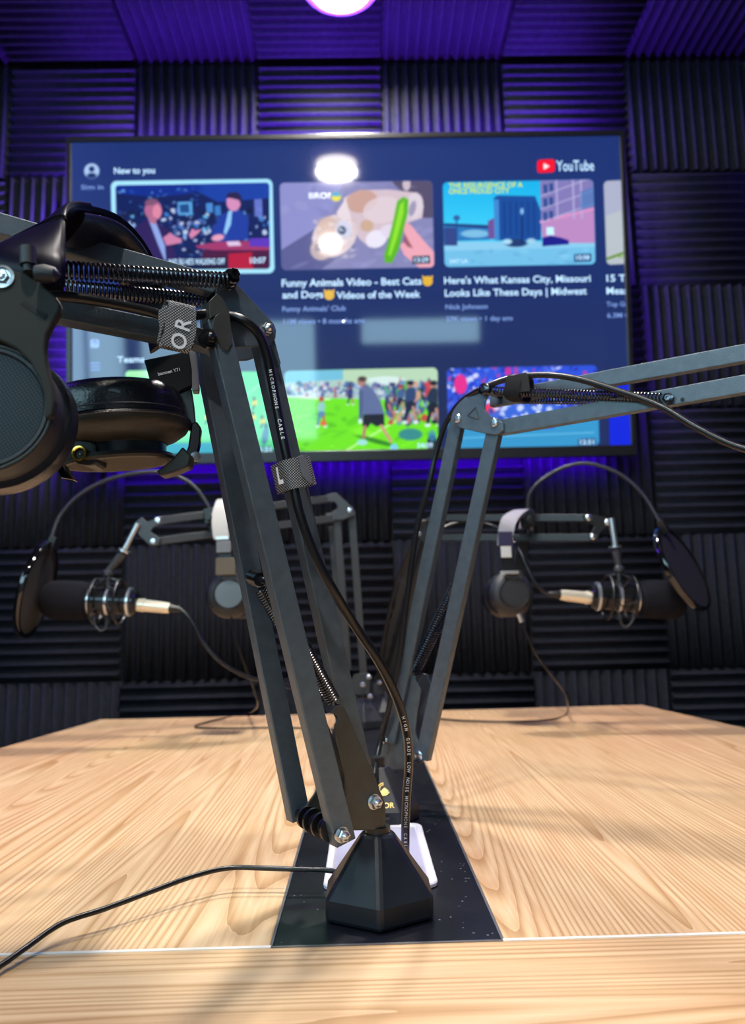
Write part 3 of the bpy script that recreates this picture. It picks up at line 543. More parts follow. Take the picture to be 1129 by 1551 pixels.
# cable tray under the near base
tx0, tx1, ty0, ty1 = -.0315, .0485, .545, .705
def rr_pts(x0, x1, y0, y1, r, z, k=6):
    out = []
    for cx_, cy_, a in ((x1-r, y1-r, 0), (x0+r, y1-r, 90), (x0+r, y0+r, 180), (x1-r, y0+r, 270)):
        for i in range(k+1): t = math.radians(a+90*i/k); out.append(V((cx_+r*math.cos(t), cy_+r*math.sin(t), z)))
    return out
tray = thing('cable_tray', ((tx0+tx1)/2, (ty0+ty1)/2, TZ), 'white rounded rectangular cable inlet set in the black panel behind the nearest base', 'cable tray')
bm = B(); rings = [rr_pts(tx0-d, tx1+d, ty0-d, ty1+d, .010+d, z) for d, z in ((.0, TZ), (.0, TZ+.002), (-.0008, TZ+.003), (-.005, TZ+.003), (-.0062, TZ+.002), (-.007, TZ+.0002))]
vr = [[bm.verts.new(p) for p in r] for r in rings]
for a, b_ in zip(vr, vr[1:]):
    for i in range(len(a)): bm.faces.new((a[i], a[(i+1) % len(a)], b_[(i+1) % len(a)], b_[i]))
obj('rim', bm, M_WHITE, tray, True)
bm = B(); prism(bm, rr_pts(tx0+.0055, tx1-.0055, ty0+.0055, ty1-.0055, .006, TZ+.0012), n_z, .001); obj('lid', bm, mat('lilac_white_lid', 'b2b2ca', .35), tray, bevel=.0004)
# dark office chair beyond the left edge of the table
ch = thing('office_chair', (-1.0, 1.42, 0), 'black office chair with a rounded back left of the table', 'chair')
bm = B(); pts = smooth_path([V((-1.02, 1.25, .55)), V((-1.02, 1.22, .75)), V((-1.02, 1.26, .86)), V((-1.02, 1.34, .89))], 6)
bm = B(); lathe(bm, V((-1.0, 1.42, .44)), n_z, [(.0, 0), (.20, 0), (.235, .02), (.24, .05), (.22, .075), (0, .085)], 40); obj('seat', bm, M_MATTE, ch, True)
bm = B(); prism(bm, [V((-1.20+.02*0, 1.42, z))*1 for z in ()] or rr_pts(-.2, .2, -.2, .2, .09, 0), n_z, .05)
bmesh.ops.rotate(bm, verts=bm.verts[:], cent=(0, 0, 0), matrix=Matrix.Rotation(PI/2, 3, 'Y')); bmesh.ops.translate(bm, verts=bm.verts[:], vec=(-1.13, 1.42, .70)); obj('backrest', bm, M_MATTE, ch, bevel=.015)
bm = B(); cyl(bm, V((-1.0, 1.42, .05)), V((-1.0, 1.42, .44)), .025); obj('gas_column', bm, M_STEEL, ch, True)
bm = B()
for k in range(5):
    a = k*2*PI/5; bar(bm, V((-1.0, 1.42, .08)), V((-1.0+.26*math.cos(a), 1.42+.26*math.sin(a), .055)), .04, .025, n_z)
    lathe(bm, V((-1.0+.26*math.cos(a), 1.42+.26*math.sin(a)-.01, .025)), V((0, 1, 0)), [(.025, 0), (.025, .02)], 20)
obj('star_base', bm, M_BLACK, ch)
# ================================================================== MICROPHONE ARM NEAREST THE CAMERA
def hexbase(bm, c, R, a0, h1=.013, h2=.0475, rt=.0115):
    lathe(bm, c, n_z, [(R, 0), (R, h1), (rt, h2), (rt*.75, h2)], 6, V((1, 0, 0)), a0)
nA = V((.51, -.86, 0)).normalized(); oA = W(515, 1265, .48)
def A(px, py, off=0.0): return PLN(px, py, oA-nA*off, nA)
baseA = V((.0065, .5095, TZ))
armA = thing('microphone_stand', baseA, 'black scissor microphone arm nearest the camera, rising from the front base and bending left', 'microphone stand')
bm = B(); hexbase(bm, baseA, .0385, -PI/2); obj('base', bm, mat('satin_black_base', '1c2026', .36, spec=.35, noise=.08, nscale=200, bump=.1, bscale=2500), armA, bevel=.0026)
bm = B(); cyl(bm, baseA+V((0, 0, .040)), baseA+V((0, 0, .051)), .0082); obj('post', bm, M_BLACK, armA, True)
BW, BT = .0138, .0105
bm = B(); channel(bm, A(523, 1268), A(333, 492), BW, BT, nA, .004); obj('lower_bar', bm, M_STEEL, armA, bevel=.0006)
bm = B(); channel(bm, A(455, 1228, .052), A(313, 520, .052), BW, BT, nA, .006); obj('lower_bar', bm, M_STEEL, armA, bevel=.0006)
bm = B(); channel(bm, A(553, 1175, .018), A(402, 512, .018), BW*.96, .011, nA, .003); obj('lower_bar', bm, M_STEEL, armA, bevel=.0006)
# bracket on the post
brk = [(503, 1078), (509, 1069), (521, 1069), (527, 1082), (556, 1150), (566, 1166), (577, 1200), (578, 1213), (583, 1219), (584, 1258), (524, 1258), (517, 1262), (505, 1262), (502, 1240), (517, 1218), (524, 1205), (524, 1178), (521, 1165), (509, 1112), (508, 1098), (514, 1090)]
bm = B(); prism(bm, [A(x, y, .0075) for x, y in brk], nA, .002); obj('bracket_plate', bm, M_STEEL2, armA, bevel=.0006)
bm = B(); prism(bm, [A(x, y, .0075)-nA*.036 for x, y in brk], nA, .002); obj('bracket_plate', bm, M_STEEL2, armA, bevel=.0006)
bm = B(); prism(bm, [A(577, 1200, .0095), A(584, 1219, .0095), A(584, 1258, .0095), A(578, 1258, .0095)], nA, .034); obj('bracket_web', bm, M_STEEL2, armA)
bm = B()
c0, c1 = A(453, 1232, .052), A(513, 1262, .0)
ax = (c1-c0).normalized(); L_ = (c1-c0).length
cyl(bm, c0, c1, .0032); 
for t, r in ((.22, .0072), (.30, .0050), (.40, .0080), (.46, .0052), (.60, .0078), (.68, .005), (.82, .0075)): lathe(bm, c0+ax*(L_*t), ax, [(r, -.0012), (r, .0012)], 28)
obj('spacer_washers', bm, M_BLACK, armA, True)
bm = B(); bolt(bm, A(517, 1264, -.0002), nA, .0041, .0052); obj('bolt', bm, M_CHROME, armA)
bm = B(); bolt(bm, A(566, 1214, .0073), nA, .0042, .0052); obj('bolt', bm, M_CHROME, armA)
# lower springs hang between a pin across the bars and hooks on the bracket
pa, pb = A(384, 874, .050), A(412, 884, .009)
bm = B(); cyl(bm, pa, pb, .0022); dd = (pb-pa).normalized()
for k in (.0, .12, .22, .3, .38): lathe(bm, pa+(pb-pa)*k, dd, [(.0046, -.0008), (.0054, 0), (.0046, .0008)], 24)
obj('spring_pin', bm, M_SPRING, armA, True)
bm = B(); spring(bm, A(391, 884, .044), A(490, 1062, .040), .0039, .0008, 46, .004); obj('spring', bm, M_SPRING, armA, True)
bm = B(); spring(bm, A(409, 884, .014), A(511, 1071, .012), .0039, .0008, 47, .005); obj('spring', bm, M_SPRING, armA, True)
bm = B(); torus(bm, A(513, 1078, .010), nA+V((.5, 0, .4)), .0042, .0007, 20, 8, 0, 4.6); torus(bm, A(494, 1070, .040), nA+V((.5, 0, .4)), .0042, .0007, 20, 8, 0, 4.6); obj('spring_hook', bm, M_SPRING, armA, True)
# joint between the two halves
jp = [(327, 447), (329, 434), (338, 424), (350, 422), (360, 430), (410, 484), (416, 491), (419, 500), (418, 512), (411, 521), (402, 524), (349, 527), (330, 510)]
bm = B(); prism(bm, [A(x, y, .0105) for x, y in jp], nA, .0022); obj('joint_plate', bm, M_STEEL, armA, bevel=.0007)
bm = B(); prism(bm, [A(x, y, .0105)-nA*.030 for x, y in jp], nA, .0022); obj('joint_plate', bm, M_STEEL, armA, bevel=.0007)
bm = B(); prism(bm, [A(x, y, .0127) for x, y in ((408, 516), (415, 509), (426, 551), (423, 552), (417, 538))], nA, .024); obj('joint_web', bm, M_STEEL, armA, bevel=.0004)
bm = B(); prism(bm, [A(x, y, .0085) for x, y in ((355, 478), (361, 468), (369, 472), (383, 492), (378, 495), (366, 487))], nA, .003); obj('joint_boss', bm, M_STEEL, armA, bevel=.0012)
clip = [(317, 456), (329, 444), (338, 452), (347, 470), (349, 485), (352, 520), (345, 532), (336, 527), (322, 497), (325, 480), (331, 474), (318, 483)]
bm = B(); prism(bm, [A(x, y, -.001) for x, y in clip], nA, .0065); obj('joint_clip', bm, M_STEEL2, armA, bevel=.0014)
bm = B(); bolt(bm, A(403, 500, .0103), nA, .0040, .0048); obj('bolt', bm, M_CHROME, armA)
bm = B(); p = A(345, 426, .010); cyl(bm, p-nA*.036, p+nA*.012, .0030)
for h, r in ((-.001, .0062), (.0035, .0056), (.008, .0052)): lathe(bm, p+nA*h, nA, [(r*.85, -.0012), (r, 0), (r*.85, .0012)], 28)
lathe(bm, p+nA*.010, nA, [(.0036, 0), (.0036, .003), (.0022, .0031), (.0022, .001), (0, .001)], 6)
obj('spring_pin', bm, M_SPRING, armA, True)
# upper half going left
nAu = nA
bm = B(); channel(bm, A(-160, 292, .030), A(348, 436, .030), BW*.94, BT, nA, 0); obj('upper_bar', bm, M_STEEL, armA, bevel=.0006)
bm = B(); channel(bm, A(-160, 416, .016), A(322, 514, .016), BW*.9, BT+.001, nA, 0); obj('upper_bar', bm, M_STEEL, armA, bevel=.0006)
bm = B(); spring(bm, A(70, 407, .004), A(344, 425, .004), .0046, .00085, 39); obj('spring', bm, M_SPRING, armA, True)
bm = B(); spring(bm, A(40, 431, .044), A(318, 456, .044), .0046, .00085, 44); obj('spring', bm, M_SPRING, armA, True)
bm = B(); bolt(bm, A(318, 512, -.001), nA, .0038, .0035); lathe(bm, A(318, 512, .0), nA, [(.006, -.004), (.006, 0)], 24); obj('bolt', bm, M_BLACK, armA)
# ---- cable of the near microphone with its print
cabA = thing('microphone_cable', T(614, 1304), 'thick black microphone cable with white print running down the nearest arm into the white inlet', 'cable')
cpts = [A(-120, 424, .002), A(0, 440, .002), A(60, 446, .002), A(130, 453, .002), A(210, 468, .003), A(262, 480, .003), A(312, 476, .008), A(345, 478, .0075), A(370, 486, .002), A(392, 506, .002), A(404, 536, .004), A(411, 570, .006), A(420, 620, .006), A(432, 680, .004), A(444, 730, .003), A(455, 780, .002), A(475, 835, .002), A(503, 890, .002), W(537, 946, .497), W(568, 992, .505), W(592, 1036, .515), W(609, 1080, .528), W(618, 1120, .540), W(619.5, 1160, .55), W(616.5, 1200, .557), W(614.5, 1250, .562), T(614, 1310, TZ+.004)]
bm = B(); tube(bm, cpts, .0031, 14, 8); obj('cable', bm, M_RUBBER, cabA, True)
CPS = smooth_path(cpts, 120)
def proj(P): q = P-CAM; k = q.dot(FW); return CX+F_PX*q.dot(RT)/k, CY-F_PX*q.dot(UP)/k
def cable_text(s, y0, y1, x_lo=380, h=.0026):
    # set the word on the side of the cable that looks at the room's front
    cand = [(abs(proj(p)[1]-(y0+y1)/2), i) for i, p in enumerate(CPS) if proj(p)[0] > x_lo]
    i = min(cand)[1]; n = len(s)
    ys = [y0+(y1-y0)*(k+.5)/n for k in range(n)]
    bmj = None; first = None
    for chh, y in zip(s, ys):
        j = min((abs(proj(p)[1]-y), i2) for i2, p in enumerate(CPS) if proj(p)[0] > x_lo)[1]
        t = (CPS[j+1]-CPS[j-1]).normalized(); vw = (CAM-CPS[j]).normalized(); nn = (vw-t*vw.dot(t)).normalized()
        o = text_obj('cable_print', chh, CPS[j]+nn*.0033, t, nn.cross(t), h*1.25, M_PRINT, cabA, bold=h*.02)
        if first is None: first = o
        else:
            b2 = bmesh.new(); b2.from_mesh(first.data); b2.from_mesh(o.data); b2.to_mesh(first.data); b2.free(); bpy.data.objects.remove(o)
cable_text('CABLE', 636, 668); cable_text('MICROPHONE', 560, 622, h=.0023)
for s, a, b_ in (('HIGH', 1080, 1103), ('GRADE', 1112, 1141), ('LOW', 1149, 1166), ('NOISE', 1174, 1197), ('MICROPHONE', 1203, 1250), ('CABLE', 1256, 1284)): cable_text(s, a, b_)
# ---- woven straps
def loop_strap(name, p0, p1, n, hw, hd, label, group=None, th=.0009, m=None, seg=40):
    # closed band round an axis p0-p1; hw half height across, hd half depth
    d = (p1-p0).normalized(); nn = (n-d*n.dot(d)).normalized(); s = d.cross(nn); bm = B(); rings = []
    for k, t in enumerate((0, .5, 1)):
        c = p0+(p1-p0)*t; o_, i_ = [], []
        for j in range(seg):
            a = 2*PI*j/seg; ca, sa = math.cos(a), math.sin(a); e = .55
            x = math.copysign(abs(ca)**e, ca); y = math.copysign(abs(sa)**e, sa)
            o_.append(bm.verts.new(c+s*hw*x+nn*hd*y)); i_.append(bm.verts.new(c+s*(hw-th)*x+nn*(hd-th)*y))
        rings.append((o_, i_))
    for a, b_ in zip(rings, rings[1:]):
        for q in (0, 1):
            for j in range(seg): bm.faces.new((a[q][j], a[q][(j+1) % seg], b_[q][(j+1) % seg], b_[q][j]))
    for r in (rings[0], rings[-1]):
        for j in range(seg): bm.faces.new((r[0][j], r[0][(j+1) % seg], r[1][(j+1) % seg], r[1][j]))
    return bm, d, nn, s
st1 = thing('cable_strap', A(270, 495, 0), 'grey woven hook and loop strap with white letters OR round the bent upper arm', 'cable strap')
pL, pR = A(248, 491, .006), A(289, 500, .006)
bm, d_, nn_, s_ = loop_strap('s', pL, pR, nA, .0140, .0095, '')
obj('band', bm, M_VELCRO, st1, True)
fl = [(252, 468), (262, 462), (276, 461), (288, 467), (296, 478), (299, 494), (296, 512), (288, 530), (272, 531), (246, 522), (243, 518), (250, 500)]
bm = B(); prism(bm, [A(x, y, -.0055) for x, y in fl], nA, .0011); obj('flap', bm, M_VELCRO, st1, bevel=.0003)
fl = [(241, 470), (250, 462), (258, 464), (246, 500), (240, 520), (238, 518), (243, 496), (240, 482)]
bm = B(); prism(bm, [A(x, y, -.004) for x, y in fl], nA, .0012); obj('flap', bm, M_VELCRO, st1, bevel=.0003)
tdir = A(281, 483, -.006)-A(273, 524, -.006); ydir = A(260, 500, -.006)-A(280, 503, -.006)
text_obj('strap_print', 'O', A(272.5, 517, -.0062), tdir, ydir, .0128, M_PRINT, st1, bold=.0002)
text_obj('strap_print', 'R', A(278.5, 492, -.0062), tdir, ydir, .0128, M_PRINT, st1, bold=.0002)
st2 = thing('cable_strap', A(445, 718, 0), 'small grey woven strap holding the thick cable to the lower arm bar', 'cable strap')
bm, d_, nn_, s_ = loop_strap('s', A(439, 698, .011), A(450, 741, .011), nA, .0108, .0132, ''); obj('band', bm, M_VELCRO, st2, True)
bm = B(); prism(bm, [A(x, y, -.004) for x, y in ((452, 691), (459, 689), (464, 693), (474, 729), (473, 732), (465, 728), (458, 718), (455, 703))], nA, .0013); obj('flap', bm, M_GREYP, st2, bevel=.0004)
bm = B(); prism(bm, [A(x, y, -.0028) for x, y in ((418, 708), (420.5, 707.5), (424, 727), (429, 726), (430, 732), (423, 734))], nA, .0004); obj('strap_print', bm, M_PRINT, st2)
# thin cable lying on the table
fc = thing('thin_cable', T(250, 1340), 'thin black cable curving across the oak tabletop to the nearest base', 'cable')
def Tz(px, py, h): return T(px, py, TZ+h)
pts = [Tz(-60, 1500, .004), Tz(0, 1463, .0045), Tz(40, 1435, .006), Tz(95, 1398, .010), Tz(160, 1376, .012), Tz(230, 1350, .014), Tz(290, 1328, .0155), Tz(345, 1315, .016), Tz(400, 1315, .0155), Tz(455, 1317, .0145), Tz(495, 1318, .0140), Tz(514, 1322, .0135)]
bm = B(); tube(bm, pts, .0017, 12, 10); obj('cable', bm, M_RUBBER, fc, True)
# ================================================================== HEADPHONES ON THE NEAR ARM
hp = thing('headphones', W(130, 640, .42), 'big black over-ear headphones hung over the nearest microphone arm, one cup turned flat', 'headphones')
u_w = V((.66, -.48, .42)).normalized()
hbp = [W(47, 440, .352), W(46, 405, .350), W(47, 376, .354), W(56, 352, .366), W(80, 340, .386), W(116, 341, .410), W(154, 352, .436), W(184, 378, .462), W(206, 412, .484), W(226, 450, .490), W(242, 485, .490), W(250, 520, .488)]
bandP = smooth_path(hbp, 8)
_id = {id(p): i for i, p in enumerate(bandP)}
def band_up(p): k = min(1, max(0, (_id[id(p)]-12)/24)); k = k*k*(3-2*k); return (V((.90, .10, -.10))*(1-k)+u_w*k).normalized()
def ribbon(P, wd, th, off=0.0):
    bm = B(); k = 10; sec = []
    for i in range(18): t = 2*PI*i/18; sec.append((wd/2*math.copysign(abs(math.cos(t))**.6, math.cos(t)), th/2*math.sin(t)*(1.3 if math.sin(t) > 0 else .7)+off))
    sweep(bm, P, sec, up=[band_up(p) for p in P]); return bm
obj('headband', ribbon(bandP, .031, .004), mat('black_headband_shell', '08080c', .4, spec=.15), hp, True)
obj('headband_cushion', ribbon(bandP[36:72], .027, .005, .0042), M_LEATHER, hp, True)
obj('headband_shell', ribbon(bandP[2:40], .0335, .0065, -.0006), mat('black_shell_violet_sheen', '0e0a20', .3, spec=.14), hp, True, bevel=0)  # black shell, the violet LED sheen is tinted into its base colour
obj('headband_joint', ribbon(bandP[24:26], .0350, .0078, -.0006), M_GLOSS, hp, True)
bm = B(); cyl(bm, W(43, 402, .345), W(42, 376, .345), .0040); cyl(bm, W(44, 412, .345), W(43, 402, .345), .0028); obj('slider_post', bm, M_MATTE, hp, True)
bm = B(); lathe(bm, W(54, 414, .343), V((1, .1, -.05)), [(.0038, 0), (.0046, .004), (.0036, .009), (0, .012)], 20); obj('hinge_knob', bm, M_MATTE, hp, True)
nL = V((.12, -1, .05)).normalized(); oL = W(-22, 618, .348)
def Lp(px, py, off=0): return PLN(px, py, oL-nL*off, nL)
yk = [(-30, 392), (-6, 392), (14, 394), (38, 410), (62, 428), (84, 448), (92, 460), (90, 472), (80, 488), (70, 508), (68, 530), (72, 556), (80, 584), (83, 606), (80, 628), (72, 635), (66, 630), (68, 605), (60, 575), (45, 548), (24, 528), (0, 516), (-22, 512), (-60, 520), (-95, 548), (-115, 600), (-135, 600), (-130, 520), (-90, 430), (-55, 400)]
bm = B(); prism(bm, [Lp(x, y, -.006) for x, y in yk], nL, .006); obj('yoke', bm, M_YOKE, hp, bevel=.0012)
bm = B(); prism(bm, [Lp(x, y, -.0063) for x, y in ((30, 460), (35, 455), (72, 476), (68, 484))], nL, .003); obj('yoke_slot', bm, M_NET, hp)
bm = B(); bolt(bm, Lp(3, 420, -.006), nL, .0036, .002); lathe(bm, Lp(3, 420, -.006), nL, [(.0062, 0), (.006, .001), (.0048, .0012), (.0048, 0)], 28); obj('screw', bm, M_CHROME, hp)
cL = Lp(-24, 618)
bm = B(); lathe(bm, cL, -nL, [(.0, -.001), (.0275, -.001), (.0285, -.003), (.0300, -.0030), (.0315, .0), (.0330, .006), (.0335, .013)], 56); obj('ear_cup', bm, M_MATTE, hp, True)
bm = B(); lathe(bm, cL, -nL, [(0, -.0022), (.0276, -.0016)], 56); obj('mesh_plate', bm, M_MESH, hp, True)
bm = B(); lathe(bm, cL, -nL, [(.033, .013), (.0365, .015), (.0375, .024), (.035, .031), (.028, .033), (.021, .030), (.020, .016)], 56); obj('ear_pad', bm, M_LEATHER, hp, True)
# brown lit lower rim plate of the left cup
bm = B(); torus(bm, cL+nL*.001, nL, .0315, .0016, 60, 10); obj('cup_rim', bm, M_HPM, hp, True)
# right cup turned flat
Yr = .470; axR = V((-.085, -.10, 1)).normalized(); cR = W(178, 655, Yr); sR = Yr/1130
prf = lambda q: [(r*sR, h*sR) for r, h in q]
bm = B(); lathe(bm, cR, axR, prf([(98, 12), (103, 17), (103, 24), (102, 44), (98, 57), (86, 66), (66, 67), (54, 55), (52, 20)]), 64); obj('ear_pad', bm, M_LEATHER, hp, True)
bm = B(); lathe(bm, cR, axR, prf([(109, 6), (112, 10), (109, 14), (98, 15)]), 64); obj('pad_ring', bm, M_LEATHER, hp, True)
bm = B(); torus(bm, cR+axR*(24.5*sR), axR, 102.8*sR, 1.1*sR, 120, 6); obj('stitching', bm, mat('dark_thread', '4a4a52', .6), hp, True)
bm = B(); lathe(bm, cR, axR, prf([(111, 9), (111, 2), (104, -8), (90, -17), (76, -22), (74, -24)]), 64); obj('cup_flange', bm, M_HPM, hp, True)
bm = B(); lathe(bm, cR, axR, prf([(72, -18), (70, -44), (0, -44)]), 64); obj('cup_housing', bm, mat('steel_blue_housing', '3a454c', .28, .6), hp, True)
bm = B(); lathe(bm, cR, axR, prf([(80, -40), (84, -46), (82, -50), (78, -51), (74, -49)]), 64); obj('cup_rim', bm, M_HPM, hp, True)
bm = B(); lathe(bm, cR, axR, prf([(0, -52), (76, -50)]), 64); obj('mesh_plate', bm, M_MESHB, hp, True)
# fork that carries the cup: right leg and left toe
def Rp(px, py, dy=0.0): return W(px, py, Yr-.018+dy)
nY = V((0, -1, 0))
bm = B(); prism(bm, [W(x, y, Yr-.006) for x, y in ((236, 714), (262, 694), (276, 676), (290, 690), (286, 706), (262, 716), (243, 721))], nY, .012); obj('yoke_arm', bm, M_HPM, hp, bevel=.0012)
bm = B(); prism(bm, [W(x, y, Yr-.034) for x, y in ((83, 705), (96, 702), (102, 716), (112, 727), (92, 724))], nY, .008); obj('yoke_toe', bm, M_GLOSS, hp, bevel=.001)
bm = B(); prism(bm, [W(x, y, Yr-.03) for x, y in ((101, 670), (118, 662), (140, 664), (146, 676), (146, 700), (136, 706), (118, 704), (104, 690))], nY, .02); obj('jack_housing', bm, M_BLACK, hp, bevel=.002)
nJ = V((-.12, -1, -.1)).normalized(); cJ = W(121, 687, Yr-.0305)
bm = B(); lathe(bm, cJ, nJ, [(.0030, -.004), (.0030, .001), (.0036, .0016), (.0046, .0014), (.0048, -.001)], 36); obj('jack_ring', bm, M_GOLD, hp, True)
bm = B(); lathe(bm, cJ+nJ*-.001, nJ, [(.0032, 0), (0, 0)], 30); obj('jack_socket', bm, M_GLOSS, hp)
bm = B(); lathe(bm, cJ+V((.0004, 0, -.0003)), nJ, [(.0005, 0), (.0005, .001), (0, .001)], 10); obj('jack_pin', bm, M_CHROME, hp)
# slider block with the white print
Ys = .474; nS = V((.10, -1, 0)).normalized(); oS = W(256, 562, Ys)
def Sp(px, py, off=0): return PLN(px, py, oS-nS*off, nS)
bm = B(); prism(bm, [Sp(x, y) for x, y in ((218, 545), (286, 531), (291, 560), (291, 584), (262, 598), (232, 594))], nS, .006); obj('slider_block', bm, mat('smooth_black_slider', '0c0e12', .6, spec=.2), hp, bevel=.0008)
bm = B(); prism(bm, [Sp(x, y, .0005) for x, y in ((286, 531), (296, 531), (301, 584), (300, 592), (291, 592))], nS, .008); obj('slider_edge', bm, M_GREYP, hp, bevel=.0006)
text_obj('slider_print', 'baomen Y71', Sp(256.5, 563, -.0003), Sp(276, 557.5)-Sp(238, 566), V((0, 0, 1)), .0032, M_PRINT, hp, bold=.00002, wscale=.92)
bm = B(); prism(bm, [Sp(x, y, .003) for x, y in ((266, 592), (290, 588), (294, 615), (297, 648), (286, 652), (272, 620))], nS, .004); obj('fork_stem', bm, M_BLACK, hp, bevel=.0006)
bm = B(); prism(bm, [Sp(x, y, -.001) for x, y in ((290, 640), (298, 638), (305, 648), (303, 672), (297, 700), (290, 702), (278, 694), (285, 676))], nS, .006); obj('hinge', bm, M_GLOSS, hp, bevel=.001)
bm = B(); lathe(bm, Sp(296, 692, -.0012), V((.35, -1, -.1)).normalized(), [(.0034, 0), (.0034, .0015), (.0026, .002), (0, .002)], 28); obj('hinge_cap', bm, mat('satin_grey_cap', 'a8aab0', .35, .6), hp, True)
# ================================================================== SECOND ARM (rises right of the near one, bends right)
nB = V((-.643, -.766, 0)).normalized(); baseB = V((.0105, .733, TZ)); oB = W(640, 1145, .735)
def Bp(px, py, off=0.0): return PLN(px, py, oB-nB*off, nB)
armB = thing('microphone_stand', baseB, 'black scissor microphone arm on the second base, bending right in front of the television', 'microphone stand')
bm = B(); hexbase(bm, baseB, .0385, 0, .013, .048); obj('base', bm, M_MATTE, armB, bevel=.0012)
bm = B(); box(bm, (.001, .690, TZ+.0), (.020, .702, TZ+.010)); obj('cable_slot', bm, M_BLACK, armB)
# gold crest and letters on the sloping front face
apo = .0385*math.cos(PI/6); pf0 = V((baseB.x, baseB.y-apo, TZ+.013)); pf1 = V((baseB.x, baseB.y-.0115*math.cos(PI/6), TZ+.048)); sl = (pf1-pf0).normalized(); nf = V((1, 0, 0)).cross(sl).normalized()
if nf.y > 0: nf = -nf
text_obj('gold_letters', 'OR', pf0+sl*.0065+V((.0092, 0, 0))+nf*.0003, V((1, 0, 0)), sl, .0068, M_GOLDP, armB, bold=.00012)
bm = B()
for k, (a0_, R_) in enumerate(((.4, .0056), (.4, .0040))): torus(bm, pf0+sl*.0215+V((.0052, 0, 0))+nf*.0003, nf, R_, .0006, 20, 6, a0_+1.2, a0_+5.4)
prism(bm, [pf0+sl*h+V((x, 0, 0))+nf*.0005 for x, h in ((.0015, .016), (.0075, .0155), (.0095, .020), (.006, .023), (.003, .0205))], nf, .0004)
obj('gold_crest', bm, M_GOLDP, armB)
bm = B(); cyl(bm, baseB+V((0, 0, .044)), baseB+V((0, 0, .056)), .0075); obj('post', bm, M_BLACK, armB, True)
bw, bt = .0140, .0085
bm = B(); channel(bm, Bp(590, 1118, .006), Bp(690, 640, .006), bw, bt, nB, .004); obj('lower_bar', bm, M_STEEL, armB, bevel=.0006)
bm = B(); channel(bm, Bp(639, 1143), Bp(749, 641), bw, bt, nB, .004); obj('lower_bar', bm, M_STEEL, armB, bevel=.0006)
bm = B(); channel(bm, Bp(639, 1143, .034), Bp(749, 641, .034), bw, bt, nB, .004); obj('lower_bar', bm, M_STEEL, armB, bevel=.0006)
bk = [(604, 1050), (614, 1034), (621, 1022), (628, 1024), (629, 1030), (637, 1044), (632, 1075), (628, 1108), (634, 1125), (630, 1148), (612, 1166), (578, 1166), (570, 1150), (577, 1100)]
bm = B(); prism(bm, [Bp(x, y, .012) for x, y in bk], nB, .002); obj('bracket_plate', bm, M_STEEL, armB, bevel=.0006)
bm = B(); prism(bm, [Bp(x, y, .012)-nB*.022 for x, y in bk], nB, .002); obj('bracket_plate', bm, M_STEEL, armB, bevel=.0006)
bm = B(); screw(bm, Bp(583, 1121, .0055), nB, .0042, .002); obj('bolt', bm, M_CHROME, armB, True)
bm = B(); screw(bm, Bp(635, 1144, -.0005), nB, .0046, .002); obj('bolt', bm, M_CHROME, armB, True)
bm = B(); spring(bm, Bp(622, 1022, .014), Bp(692, 880, .016), .0040, .0009, 38, .004); obj('spring', bm, M_SPRING, armB, True)
bm = B(); spring(bm, Bp(627, 1026, .030), Bp(697, 884, .032), .0040, .0009, 38, .004); obj('spring', bm, M_SPRING, armB, True)
bm = B(); cyl(bm, Bp(693, 879, .038), Bp(693, 879, .006), .0024); obj('spring_pin', bm, M_SPRING, armB, True)
jB = [(683, 633), (686, 623), (695, 610), (712, 595), (730, 585), (738, 580), (746, 583), (747, 592), (738, 602), (734, 612), (735, 621), (742, 630), (752, 633), (762, 640), (763, 652), (752, 659), (736, 657), (697, 648), (687, 643)]
bm = B(); prism(bm, [Bp(x, y, -.0022) for x, y in jB], nB, .0022); obj('joint_plate', bm, M_STEEL, armB, bevel=.0007)
bm = B(); prism(bm, [Bp(x, y, .030) for x, y in jB], nB, .0022); obj('joint_plate', bm, M_STEEL, armB, bevel=.0007)
tri = [Bp(x, y, -.0026) for x, y in ((720.5, 617), (708.5, 630), (726, 635))]
bm = B()
for i in range(3): cyl(bm, tri[i], tri[(i+1) % 3], .0005, 8)
obj('pressed_triangle', bm, M_STEEL2, armB, True)
for x, y in ((694, 634), (750, 640)): bm = B(); screw(bm, Bp(x, y, -.0022), nB, .0042, .0026); obj('bolt', bm, M_CHROME, armB, True)
bm = B(); p = Bp(738, 591, -.003); cyl(bm, p-nB*.034, p+nB*.007, .0032); lathe(bm, p+nB*.004, nB, [(.0058, -.0015), (.0058, .002), (.0035, .0035), (.0022, .0035), (.0022, .001), (0, .001)], 28); obj('spring_pin', bm, M_SPRING, armB, True)
bm = B(); channel(bm, Bp(756, 647, .0008), Bp(1500, 514.5, .0008), .0140, bt, nB, 0); obj('upper_bar', bm, M_STEEL, armB, bevel=.0006)
bm = B(); channel(bm, Bp(742, 605, .022), Bp(1500, 465, .022), .0140, bt, nB, 0); obj('upper_bar', bm, M_STEEL, armB, bevel=.0006)
bm = B(); spring(bm, Bp(744, 592, -.001), Bp(1010, 603, -.001), .0038, .0008, 54, .003); obj('spring', bm, M_SPRING, armB, True)
bm = B(); spring(bm, Bp(752, 605, .030), Bp(1006, 606, .030), .0038, .0008, 54, .003); obj('spring', bm, M_SPRING, armB, True)
bm = B(); p = Bp(1014, 604, .0); cyl(bm, p-nB*.034, p+nB*.003, .0026); lathe(bm, p+nB*.002, nB, [(.0046, -.0012), (.0046, .0016), (.003, .0022), (.0018, .0022), (.0018, .0005), (0, .0005)], 6); obj('spring_pin', bm, M_SPRING, armB, True)
bm = B(); lathe(bm, Bp(1034, 605, -.0002), nB, [(.0016, 0), (0, 0)], 16); obj('pin_hole', bm, M_BLACK, armB)
